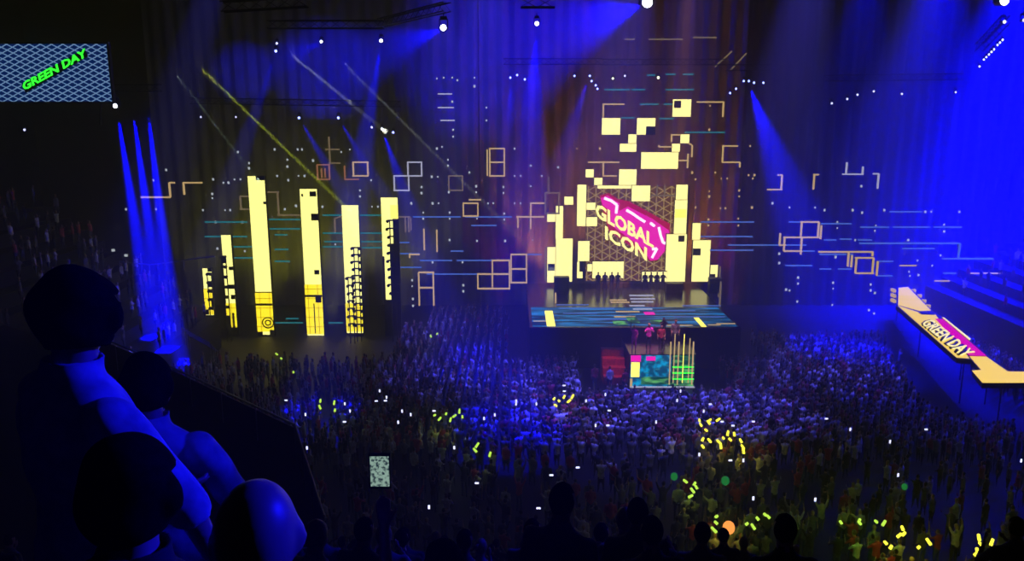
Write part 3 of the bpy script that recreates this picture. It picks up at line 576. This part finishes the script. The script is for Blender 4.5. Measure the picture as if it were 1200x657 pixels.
# ================================================================ people
class Body:
    def __init__(s): s.m = MB(); s.bones = []
    def limb(s, a, b, ra, rb, tg, n=12):
        a, b = Vector(a), Vector(b); s.m.tube(a, b, ra, rb, n); s.m.ball(a, ra, n, 8); s.m.ball(b, rb, n, 8); s.bones.append((a, b, ra, rb, tg))
def V(*a): return Vector(a)
def make_body(arms, H=1.75, voxel=.03, fingers=False, yaw=0, pitch=0, lean=0, legs=0, bald=False, wide=1.0, sleeve='short', smooth=4):
    """arms = ((elbow, wrist) left, (elbow, wrist) right), offsets from the shoulder in metres; faces +Y"""
    k = H/1.75; B = Body(); m = B.m
    # torso
    rings = [(0, 0, .80, .15, .11), (0, 0, .90, .175*wide, .125), (0, 0, 1.0, .165*wide, .115), (0, .01, 1.12, .145*wide, .105), (0, .01, 1.25, .17*wide, .12), (0, 0, 1.36, .185*wide, .12), (0, -.01, 1.43, .16*wide, .10), (0, -.01, 1.48, .08, .07), (0, 0, 1.52, .06, .06)]
    m.loft(rings); B.bones.append((V(0, 0, .95), V(0, 0, 1.38), .15, .17, 'shirt')); B.bones.append((V(-.12, 0, 1.40), V(.12, 0, 1.40), .09, .09, 'shirt')); B.bones.append((V(-.07, 0, .86), V(.07, 0, .86), .12, .12, 'trousers'))
    # neck and head
    hd = V(0, .03, 1.645); B.limb(V(0, -.005, 1.46), V(0, .015, 1.57), .062, .056, 'skin')
    R = Matrix.Rotation(yaw, 3, 'Z') @ Matrix.Rotation(pitch, 3, 'X')
    def HP(x, y, z): return hd+R @ V(x, y, z)
    m.ball(hd+V(0, -.008, .012), (.077, .098, .105), 20, 14)
    for p, r in (((0, .035, -.045), .062), ((0, .062, -.085), .033), ((-.03, .05, -.06), .035), ((.03, .05, -.06), .035), ((0, .1, -.02), .014), ((0, .108, -.03), .016), ((0, .09, .005), .013), ((-.03, .082, .025), .018), ((.03, .082, .025), .018), ((0, .092, -.058), .013)): m.ball(HP(*p), r, 10, 7)
    for sx in (-1, 1): m.ball(HP(.078*sx, -.005, -.005), (.014, .022, .034), 8, 6)
    # arms
    for sx, (e, w) in zip((-1, 1), arms):
        sh = V(.185*sx*wide, 0, 1.40); el = sh+V(*e); wr = el+V(*w)
        B.limb(sh, el, .056, .043, 'shirt' if sleeve != 'none' else 'skin'); B.limb(el, wr, .041, .027, 'skin' if sleeve == 'short' else 'shirt')
        d = (wr-el).normalized(); a = d.cross(V(0, 1, .1)); a = (a if a.length > .2 else d.cross(V(1, 0, 0))).normalized(); nn = a.cross(d).normalized()
        palm = wr+d*.05
        B.bones.append((wr, wr+d*.17, .03, .02, 'skin'))
        for q in (-.024, -.008, .008, .024): m.tube(wr+a*q*.6, wr+d*.09+a*q*1.15, .016, .014, 8)
        if fingers:
            for q, Lf in ((-.033, .062), (-.011, .078), (.011, .083), (.033, .072)):
                p0 = wr+d*.085+a*q; p1 = p0+d*Lf*.5+nn*.012; p2 = p1+d*Lf*.35+nn*.03
                B.limb(p0, p1, .0105, .0095, 'skin', 8); B.limb(p1, p2, .0095, .0085, 'skin', 8)
            t0 = wr+d*.03+a*.03*sx; B.limb(t0, t0+d*.04+a*.03*sx+nn*.01, .013, .011, 'skin', 8); B.limb(t0+d*.04+a*.03*sx+nn*.01, t0+d*.068+a*.034*sx+nn*.022, .011, .009, 'skin', 8)
        else:
            m.tube(wr+d*.08, wr+d*.16+nn*.015, .026, .016, 8); m.tube(wr+d*.03, wr+d*.08+a*.05*sx, .014, .011, 6)
    # legs
    for sx in (-1, 1):
        hp = V(.09*sx, 0, .88); kn = V(.1*sx, .02+legs*sx, .48); an = V(.11*sx, -.01+legs*sx, .09)
        B.limb(hp, kn, .085, .058, 'trousers'); B.limb(kn, an, .055, .038, 'trousers'); B.limb(an+V(0, 0, -.05), an+V(0, .15, -.055), .038, .032, 'shoes')
    me = m.mesh('person', ['skin']); o = bpy.data.objects.new('tmp', me); C.objects.link(o)
    md = o.modifiers.new('r', 'REMESH'); md.mode = 'VOXEL'; md.voxel_size = voxel; md.use_smooth_shade = True
    ms = o.modifiers.new('s', 'SMOOTH'); ms.iterations = smooth; ms.factor = .5
    dg = bpy.context.evaluated_depsgraph_get(); dg.update(); out = bpy.data.meshes.new_from_object(o.evaluated_get(dg)); bpy.data.objects.remove(o)
    n = len(out.vertices); co = np.zeros(n*3); out.vertices.foreach_get('co', co); co = co.reshape(-1, 3)
    # classify faces
    fc = np.zeros(len(out.polygons)*3); out.polygons.foreach_get('center', fc); fc = fc.reshape(-1, 3)
    best = np.full(len(fc), 1e9); cls = np.zeros(len(fc), int); names = ['skin', 'hair', 'shirt', 'trousers', 'shoes']
    for a, b, ra, rb, tg in B.bones:
        a, b = np.array(a), np.array(b); ab = b-a; t = np.clip(((fc-a)@ab)/(ab@ab), 0, 1); d = np.linalg.norm(fc-(a+t[:, None]*ab), axis=1)-(ra+(rb-ra)*t)
        q = d < best; best[q] = d[q]; cls[q] = names.index(tg)
    loc = (fc-np.array(hd))@np.array(R)
    head = fc[:, 2] > 1.535
    arm_up = np.abs(fc[:, 0]) > .13
    dh = np.linalg.norm(fc-np.array(hd), axis=1) < .17
    hm = dh & head
    cls[hm] = 0
    if not bald: cls[hm & (((loc[:, 2] > .045) & (loc[:, 1] < .085)) | ((loc[:, 1] < .0) & (loc[:, 2] > -.07)))] = 1
    if sleeve == 'none': pass
    # lean
    if lean:
        z = co[:, 2]; w = np.clip((z-.9)/.9, 0, 1); co[:, 1] += w*lean; 
    co *= k; out.vertices.foreach_set('co', co.ravel()); out.update()
    return out, cls
def paint(me, cls, mats):
    me = me.copy(); me.materials.clear()
    for mname in mats: me.materials.append(MATS[mname])
    me.polygons.foreach_set('material_index', cls.astype(np.int32)); me.update(); return me
ARMS = {
 'down': (((-.05, -.01, -.28), (0, .05, -.25)), ((.05, -.01, -.28), (0, .05, -.25))),
 'up': (((-.12, .06, .25), (.02, .05, .25)), ((.12, .06, .25), (-.02, .05, .25))),
 'one_up': (((-.05, -.01, -.28), (.05, .15, -.18)), ((.08, .1, .26), (0, .06, .25))),
 'clap': (((-.08, .14, -.2), (.14, .18, .12)), ((.08, .14, -.2), (-.14, .18, .12))),
 'phone': (((-.06, .16, -.12), (.12, .16, .18)), ((.06, .16, -.12), (-.12, .16, .18))),
 'wave': (((-.2, .05, .14), (-.04, .08, .25)), ((.05, -.01, -.28), (-.08, .16, -.15)))}
palettes = [('skin', 'hair_dark', 'cloth_black', 'denim', 'shoe'), ('skin', 'hair_brown', 'cloth_white', 'denim', 'shoe'), ('skin', 'hair_fair', 'cloth_grey', 'cloth_black', 'shoe'), ('skin_dark', 'hair_dark', 'cloth_navy', 'denim', 'shoe'), ('skin', 'hair_dark', 'cloth_grey', 'denim', 'shoe'), ('skin', 'hair_brown', 'cloth_red', 'denim', 'shoe'), ('skin', 'hair_fair', 'cloth_white', 'cloth_black', 'shoe')]
variants = []; lows = []
for i, (nm, ar) in enumerate(ARMS.items()):
    me, cls = make_body(ar, voxel=.032, smooth=2); variants.append([paint(me, cls, p) for p in palettes]); bpy.data.meshes.remove(me)
    me, cls = make_body(ar, voxel=.07, smooth=1); lows.append((me, cls))
GS = {('added yellow light patch in the brightest group right of the thrust stage', 'brightest yellow light patches', 'y'): [(820,494),(823,500),(828,496),(833,498),(829,505),(822,518),(825,525),(834,519),(849,515),(852,512),(846,521),(858,517),(870,520),(873,527),(872,533),(845,527),(861,511),(838,494)],
 ('added yellow light patch in the small group left of the thrust stage', 'yellow light patches left of the thrust', 'y'): [(648,469),(656,471),(660,467),(664,472),(669,468),(653,476)],
 ('added lime light patch in the cluster on the left half of the floor', 'lime light patches left floor', 'l'): [(508,487),(513,493),(522,487),(530,489),(538,486),(542,491),(527,495),(556,526),(560,531),(573,536),(506,396),(511,392),(376,480),(391,475),(392,483),(375,472),(326,416),(331,421),(344,438)],
 ('added lime light patch in the close group at the lower right of the floor', 'lime light patches lower right', 'l'): [(806,566),(812,570),(818,574),(815,579),(806,583),(838,606),(842,615),(841,625),(826,638),(820,633),(873,615),(886,622),(890,610),(898,604),(903,608),(987,614),(1006,612),(1010,615),(1028,612),(1033,617)],
 ('added yellow light patch along the bottom right of the dark floor crowd', 'yellow light patches bottom right', 'y'): [(1040,638),(1042,644),(1050,630),(1056,628),(1059,622),(1074,643),(1092,640),(1148,635),(1152,640),(1140,652),(1146,650),(1160,641)]}
# ---- where the crowd stands
stage_lims = lambda x, y: (-.4 < x < 17.2 and y > 51) or (4.2 < x < tx1+1.6 and y > 45)
def runway_hit(x, y):
    for (px, py) in ((1052, 345), (1070, 360), (1090, 380), (1110, 400), (1130, 420), (1150, 440), (1180, 442), (1215, 442)):
        p = WZ(px, py, RZ)
        if (x-p.x)**2+(y-p.y)**2 < 9: return True
    return False
spots_ = []
def try_add(x, y, z, s): spots_.append((x, y, z, s))
y = 28.5
while y < 65:
    x = -22.0
    while x < 33:
        xx = x+random.uniform(-.05, .05); yy = y+random.uniform(-.07, .07); x += .54 if yy > 38 else .62
        if stage_lims(xx, yy) or runway_hit(xx, yy): continue
        if yy > 51.5 and xx < -8.2: continue
        if yy > 57 and xx > 16: continue
        if yy > 59.5 and xx < -6.5: continue
        pxx = 600+F*xx/(yy*cP+HC*sP) ; 
        if abs(pxx-600) > 640: continue
        dens = .93 if yy > 37 else .42
        if xx < -10: dens *= .5
        if random.random() < dens: try_add(xx, yy, 0, 'floor')
    y += .5 if y > 37 else .72
for r in range(11):      # left stand
    for yy in np.arange(40, 57.5, .75):
        if random.random() < .62:
            xx = -21.6+(-12.4)*(r+.5)/11; try_add(xx, yy+random.uniform(-.2, .2), 1.4+9.1*(r+1)/11, 'left')
for r in range(10):
    for yy in np.arange(47, 65, .9):
        if random.random() < .35: try_add(34.5+12.5*(r+.5)/10, yy+random.uniform(-.2, .2), 2.2+7.3*(r+1)/10, 'right')
yk = -5.2
while yk < 16.4:         # near tier
    yc = yk+.5; z = tread_z(max(yk+.45, .3))
    if yc > 4.0:
        x = -11
        while x < 13:
            xx = x+random.uniform(-.1, .1); x += .66
            px_ = 600+F*xx/(yc*cP+(HC-z-1.6)*sP)
            if -30 < px_ < 1230 and random.random() < (.5 if px_ < 800 else .05) and not (xx < -3.4 and yc > 15.9): try_add(xx, yc, z, 'tier')
    yk += .9
def dist(s): return math.sqrt(s[0]**2+s[1]**2+(HC-s[2]-1.5)**2)
sticks = [WZ(x, y_, 2.05) for l in GS.values() for (x, y_) in l]
spots_ = [q for q in spots_ if q[3] != 'floor' or all((q[0]-p.x+.15)**2+(q[1]-p.y+.1)**2 > .16 for p in sticks)]
for p in sticks: try_add(p.x-.15, p.y-.1, 0, 'stick')
spots_.sort(key=dist)
inview = lambda s: True
near = spots_[:285]; far = spots_[285:]
LAB = {'floor': ('spectator standing in the packed crowd on the dark floor below the stage', 'floor crowd'), 'left': ('spectator standing on the blue lit side stand at the left', 'left stand crowd'), 'right': ('spectator standing on the side stand at the far right', 'right stand crowd'), 'tier': ('spectator in dark shadow on the near raked tier, seen from behind', 'near tier crowd')}
for i, (x, y, z, s) in enumerate(near):
    fl_s = s; s = 'floor' if s == 'stick' else s; v = 3 if fl_s == 'stick' else random.choice((0, 0, 0, 3) if s == 'tier' else (0, 0, 1, 2, 3, 4, 5)); pl = random.choice((0, 3, 4, 2) if s == 'tier' else range(7))
    o = bpy.data.objects.new('person', variants[v][pl]); C.objects.link(o); o.location = (x, y, z); sc = random.uniform(.88, 1.04)
    if s == 'tier': sc *= .95
    o.scale = (sc,)*3; aim = math.atan2(8-x, 56-y); o.rotation_euler = (0, 0, -aim+random.uniform(-.3, .3)); tag(o, LAB[s][0], 'person', LAB[s][1])
def stuff(name, lst, label):
    vs = []; fl_ = []; fs = []; mi = []; nv = 0; slots = []; sl = {}
    for p in palettes:
        for q in p:
            if q not in sl: sl[q] = len(slots); slots.append(q)
    cache = []
    for me, cls in lows:
        co = np.zeros(len(me.vertices)*3); me.vertices.foreach_get('co', co); li = np.zeros(len(me.loops), np.int32); me.loops.foreach_get('vertex_index', li)
        lt = np.zeros(len(me.polygons), np.int32); me.polygons.foreach_get('loop_total', lt); cache.append((co.reshape(-1, 3), li, lt, cls))
    for (x, y, z, s) in lst:
        v = 2 if s == 'stick' else random.choice((0, 1, 1, 1, 2, 2, 3, 5, 5)); pl = random.choice(palettes); co, li, lt, cls = cache[v]
        mp = np.array([sl[q] for q in pl]); a = -math.atan2(8-x, 56-y)+random.uniform(-.4, .4); sc = random.uniform(.88, 1.05)
        R = np.array([[math.cos(a), -math.sin(a), 0], [math.sin(a), math.cos(a), 0], [0, 0, 1]])
        vs.append(co@R.T*sc+np.array([x, y, z])); fs.append(li+nv); fl_.append(lt); mi.append(mp[cls]); nv += len(co)
    vs = np.concatenate(vs); fs = np.concatenate(fs); lt = np.concatenate(fl_); mi = np.concatenate(mi)
    me = bpy.data.meshes.new(name); me.vertices.add(len(vs)); me.vertices.foreach_set('co', vs.ravel()); me.loops.add(len(fs)); me.loops.foreach_set('vertex_index', fs.astype(np.int32))
    me.polygons.add(len(lt)); st = np.concatenate(([0], np.cumsum(lt)[:-1])).astype(np.int32); me.polygons.foreach_set('loop_start', st); me.polygons.foreach_set('material_index', mi.astype(np.int32))
    for q in slots: me.materials.append(MATS[q])
    me.update(calc_edges=True); me.validate(); me.shade_smooth(); o = bpy.data.objects.new(name, me); C.objects.link(o); tag(o, label, 'crowd', None, 'stuff'); return o
stuff('crowd', far, 'densely packed distant crowd filling the floor around the stage and side stands')
# phones held up in the crowd
pm = MB(); pm.box((-.045, -.006, -.09), (.045, .006, .09), 1); pm.box((-.04, -.009, -.082), (.04, -.006, .082), 0); phone_me = pm.mesh('phone', ['phone_dot', 'black_paint'])
cnt = 0
for s in spots_[60:]:
    if s[3] != 'floor': continue
    if random.random() < .05 and cnt < 60:
        o = bpy.data.objects.new('held_phone', phone_me); C.objects.link(o); o.location = (s[0]+.1, s[1]+.15, 2.02); o.rotation_euler = (0, random.choice((0, 1.57)), 0); tag(o, 'glowing phone held up above the heads of the floor crowd', 'phone', 'phones in the crowd'); cnt += 1
# glowing sticks added for the yellow and lime light patches on the crowd
def glow(name, m_):
    m = MB(); m.tube((0, 0, 0), (0, 0, .1), .022, n=8, mi=1); m.tube((0, 0, .1), (0, 0, .42), .045, .04, n=8, mi=0); m.ball((0, 0, .42), .04, 8, 5, 0); return m.mesh(name, [m_, 'black_paint'])
gy, gl = glow('light_patch', 'glow_yellow'), glow('light_patch', 'glow_lime')
for (lab, grp, kk), lst in GS.items():
    for (x, y_) in lst:
        o = bpy.data.objects.new('light_patch', gy if kk == 'y' else gl); C.objects.link(o); o.location = WZ(x, y_, 2.05); o.rotation_euler = (random.uniform(-.6, .6), random.uniform(-.9, .9), 0); o.scale = (1.3, 1.3, random.uniform(.35, .8)); tag(o, lab, 'glow stick', grp)
# ---- performers
def performer(x, y, z, arms, mats, label, H=1.75, yaw=math.pi, grp=None):
    me, cls = make_body(arms, H, .03, smooth=3); o = bpy.data.objects.new('person', paint(me, cls, mats)); C.objects.link(o); o.location = (x, y, z); o.rotation_euler = (0, 0, yaw); tag(o, label, 'person', grp); return o
def tx(px): return W(px, 400, 49.6).x
performer(tx(743), 49.6, TZ+.03, ARMS['one_up'], ('skin', 'hair_fair', 'cloth_magenta', 'cloth_magenta', 'shoe'), 'performer in bright magenta at the left corner of the thrust stage')
performer(tx(761), 49.9, TZ+.03, ARMS['clap'], ('skin', 'hair_fair', 'cloth_magenta', 'cloth_black', 'shoe'), 'performer in magenta top, second on the thrust stage', 1.82)
performer(tx(775), 49.7, TZ+.05, ARMS['down'], ('skin', 'hair_dark', 'cloth_red', 'cloth_black', 'shoe'), 'performer in red top in the middle of the thrust stage')
performer(tx(784), 51.6, TZ+.03, ARMS['phone'], ('skin', 'hair_brown', 'cloth_black', 'cloth_black', 'shoe'), 'performer in black beside the yellow light strips')
performer(tx(794), 50.4, TZ+.03, ARMS['down'], ('skin', 'hair_brown', 'cloth_grey', 'cloth_black', 'shoe'), 'tall performer in grey at the right of the thrust stage', 1.95)
for i, (px, lab) in enumerate(((701, 'leftmost'), (709, 'second'), (717, 'third'), (724, 'fourth'), (756, 'fifth'), (763, 'sixth'), (770, 'seventh'), (777, 'rightmost'))):
    performer(W(px, 325, 64.2).x, 64.2, DZ+.01, ARMS['clap' if i % 2 else 'down'], palettes[0], 'dark silhouetted musician at the back of the stage, %s of eight' % lab, 1.55)
for i, (x, y_) in enumerate(((5.2, 48.6), (6.1, 48.2), (7.0, 47.7))): performer(x, y_, .01, ARMS['down'], palettes[1 if i == 1 else 5], ('person in red standing at the foot of the red steps', 'person in white standing by the red steps', 'person standing closest to the thrust stage corner by the steps')[i], 1.7, .3)
# stage gear silhouettes at the back: drum riser and speakers
for i, (px, w_, h_, lab) in enumerate(((658, 1.2, 1.3, 'black speaker cabinet on the left of the stage deck'), (838, 1.0, 1.2, 'black speaker cabinet on the right of the stage deck'), (790, 1.3, .8, 'low black amplifier box right of the musicians'))):
    c = W(px, 335, 63.5).x; r = empty('stage_speaker', (c, 63.5, DZ), lab, 'speaker')
    MB().box((c-w_/2, 63.2, DZ+.02), (c+w_/2, 63.9, DZ+h_)).build('cabinet', 'black_paint', r); MB().tube((c, 63.19, DZ+h_*.5), (c, 63.13, DZ+h_*.5), min(w_, h_)*.38, min(w_, h_)*.3, n=16).build('speaker_cone', 'lamp_body', r)
# ---- near spectators
def shell(me, cls, idx, off, name, m_, parent, noise=0):
    sel = np.where(np.isin(cls, idx))[0]; co = np.zeros(len(me.vertices)*3); me.vertices.foreach_get('co', co); co = co.reshape(-1, 3)
    nr = np.array([v.normal[:] for v in me.vertices]); used_ = {}; vs = []; fs = []
    for f in sel:
        q = []
        for vi in me.polygons[f].vertices:
            if vi not in used_:
                used_[vi] = len(vs); p = co[vi]+nr[vi]*(off+noise*math.sin(co[vi][2]*38+co[vi][0]*25)*math.sin(co[vi][1]*31+co[vi][2]*11)); vs.append(tuple(p))
            q.append(used_[vi])
        fs.append(q)
    nm = bpy.data.meshes.new(name); nm.from_pydata(vs, [], fs); nm.materials.append(MATS[m_]); nm.shade_smooth(); o = bpy.data.objects.new(name, nm); C.objects.link(o); o.parent = parent
    md = o.modifiers.new('t', 'SOLIDIFY'); md.thickness = .006; md.offset = 1; return o
def spectator(head_px, Y, arms, label, H, shirt='tee_blue_grey', bald=False, voxel=.011, fingers=True, yaw=0, pitch=0, rot=0, skin='skin', wide=1.0, hair='hair_dark', foot=None):
    me, cls = make_body(arms, H, voxel, fingers, yaw, pitch, bald=bald, wide=wide, smooth=5)
    o = bpy.data.objects.new('person', paint(me, np.zeros_like(cls), (skin,))); C.objects.link(o)
    hc = W(*head_px, Y); o.location = (hc.x, Y, hc.z-1.645*H/1.75); o.rotation_euler = (0, 0, rot)
    shell(me, cls, [2], .012, 'shirt', shirt, o, .007); shell(me, cls, [3], .006, 'trousers', 'denim', o); shell(me, cls, [4], .006, 'shoes', 'shoe', o)
    if not bald: shell(me, cls, [1], .012, 'hair', hair, o, .007)
    tag(o, label, 'person'); return o
spectator((78, 372), 2.15, (((-.1, .08, -.27), (.1, .2, -.1)), ((.1, .13, -.24), (-.07, .1, -.22))), 'dark haired spectator in a blue lit t-shirt standing at the far left', 1.85, wide=1.05, rot=-.7, yaw=.9)
spectator((146, 585), 1.35, (((-.06, 0, -.28), (.05, .15, -.2)), ((.1, .16, -.2), (.06, .2, -.1))), 'short spectator whose dark head fills the lower left', 1.5, shirt='cloth_black')
spectator((296, 640), 1.25, (((-.06, 0, -.28), (.05, .15, -.2)), ((.06, .05, -.28), (-.05, .2, -.1))), 'bald spectator with blue light on his head at the bottom edge', 1.6, shirt='cloth_black', bald=True, yaw=.3)
spectator((168, 455), 2.65, (((-.06, 0, -.28), (.05, .15, -.2)), ((.08, .1, -.22), (0, .2, -.1))), 'spectator half hidden between the dark head and the bald head, shoulder lit blue', 1.6, shirt='tee_blue_grey')
sp = spectator((520, 665), 3.1, (((-.12, .12, .1), (-.02, .1, .24)), ((.06, .05, -.28), (-.05, .2, -.1))), 'short dark spectator holding up a phone with the left hand', 1.5, shirt='cloth_navy')
r = empty('camera_phone', W(445, 570, 3.3), 'phone with a glowing picture of the crowd, held up in the lower left middle', 'phone')
pc = W(445, 552, 3.3)
MB().box((pc.x-.047, 3.3, pc.z-.082), (pc.x+.047, 3.309, pc.z+.082)).build('case', 'black_paint', r)
MB().box((pc.x-.041, 3.297, pc.z-.07), (pc.x+.041, 3.3, pc.z+.07)).build('screen', 'phone_glow', r)
# far left balcony details
for (x, y_, lab) in ((40, 300, 'small pale lamp on the dark left wall, lone one'), (133, 293, 'small greenish lamp on the left wall, upper of a pair'), (148, 299, 'small greenish lamp on the left wall, lower of a pair')):
    o = bpy.data.objects.new('wall_lamp', dot_me); C.objects.link(o); p = W(x, y_, 60); o.location = p; o.scale = (1.6, 1, 1.0); tag(o, lab, 'lamp')
bal = empty('curved_balcony_rail', W(150, 305, 56), 'thin curved balcony rail catching blue light behind the left stand', 'railing')
m = MB(); pts = [(140, 306), (155, 308), (175, 310), (195, 308), (215, 305), (235, 302), (252, 300)]
for a, b in zip(pts, pts[1:]): m.tube(W(*a, 56), W(*b, 56), .05, n=6)
m.build('handrail', 'rail_metal', bal)
for p in pts: q = W(*p, 56); MB().tube(q, (q.x, q.y, q.z-.8), .02, n=5).build('post', 'rail_metal', bal)
for i in range(4):
    a = W(213+i*3, 384+i*3, 44); b = W(246+i*3, 402+i*3, 40); r = empty('stair_rail', a, 'slanted blue lit stair rail on the left stand, %s of four' % ('top one', 'second', 'third', 'lowest')[i], 'railing')
    MB().tube(a, b, .03, n=6).build('handrail', 'rail_metal', r)
    for k in (0, 1): q = (a, b)[k]; MB().tube(q, (q.x, q.y, q.z-.9), .02, n=5).build('post', 'rail_metal', r)
for (x, y_, rad, mm, lab) in ((850, 563, .17, 'orb_green', 'added green light-blur balloon held over the crowd at lower right'), (790, 558, .15, 'orb_green', 'added dim green light-blur balloon left of the brighter green one'), (854, 618, .22, 'orb_orange', 'added orange light-blur balloon beside yellow lit people'), (1060, 570, .12, 'orb_green', 'added small faint green light-blur balloon over the dark right crowd')):
    p = WZ(x, y_, 2.3); r = empty('orb', p-Vector((0, 0, rad)), lab, 'orb'); MB().ball(p, (rad, rad, rad*1.15), 16, 12).build('orb_skin', mm, r); MB().tube(p-Vector((0, 0, rad*1.1)), p-Vector((0, 0, rad*1.25)), .03, .015, n=6).build('knot', mm, r); MB().tube(p-Vector((0, 0, rad*1.2)), (p.x, p.y, 1.9), .006, n=4).build('string', 'truss_metal', r)  # glowing balls with knot and string, added for blurred spots of light
# ---------------------------------------------------------------- world haze, camera, view
w = bpy.data.worlds.new('hall_air'); bpy.context.scene.world = w; w.use_nodes = True; nt = w.node_tree
nt.nodes['Background'].inputs['Color'].default_value = (0, 0, 0, 1); nt.nodes['Background'].inputs['Strength'].default_value = 0
vs = nt.nodes.new('ShaderNodeVolumeScatter'); vs.inputs['Density'].default_value = .008; vs.inputs['Color'].default_value = (1, 1, 1, 1); vs.inputs['Anisotropy'].default_value = .0
nt.links.new(vs.outputs[0], nt.nodes['World Output'].inputs['Volume'])
cam = bpy.data.cameras.new('camera'); co_ = bpy.data.objects.new('camera', cam); C.objects.link(co_); co_.location = (0, 0, HC); co_.rotation_euler = (math.pi/2-PIT, 0, 0)
cam.sensor_width = 36; cam.lens = F/1200*36; cam.clip_start = .05; cam.clip_end = 300; bpy.context.scene.camera = co_
s = bpy.context.scene; s.view_settings.view_transform = 'Standard'; s.view_settings.look = 'None'; s.view_settings.gamma = 1; s.view_settings.exposure = 0; s.view_settings.use_curve_mapping = False
cy = s.cycles; cy.max_bounces = 3; cy.diffuse_bounces = 1; cy.glossy_bounces = 2; cy.volume_bounces = 0; cy.transmission_bounces = 1; cy.use_denoising = True; cy.use_light_tree = True
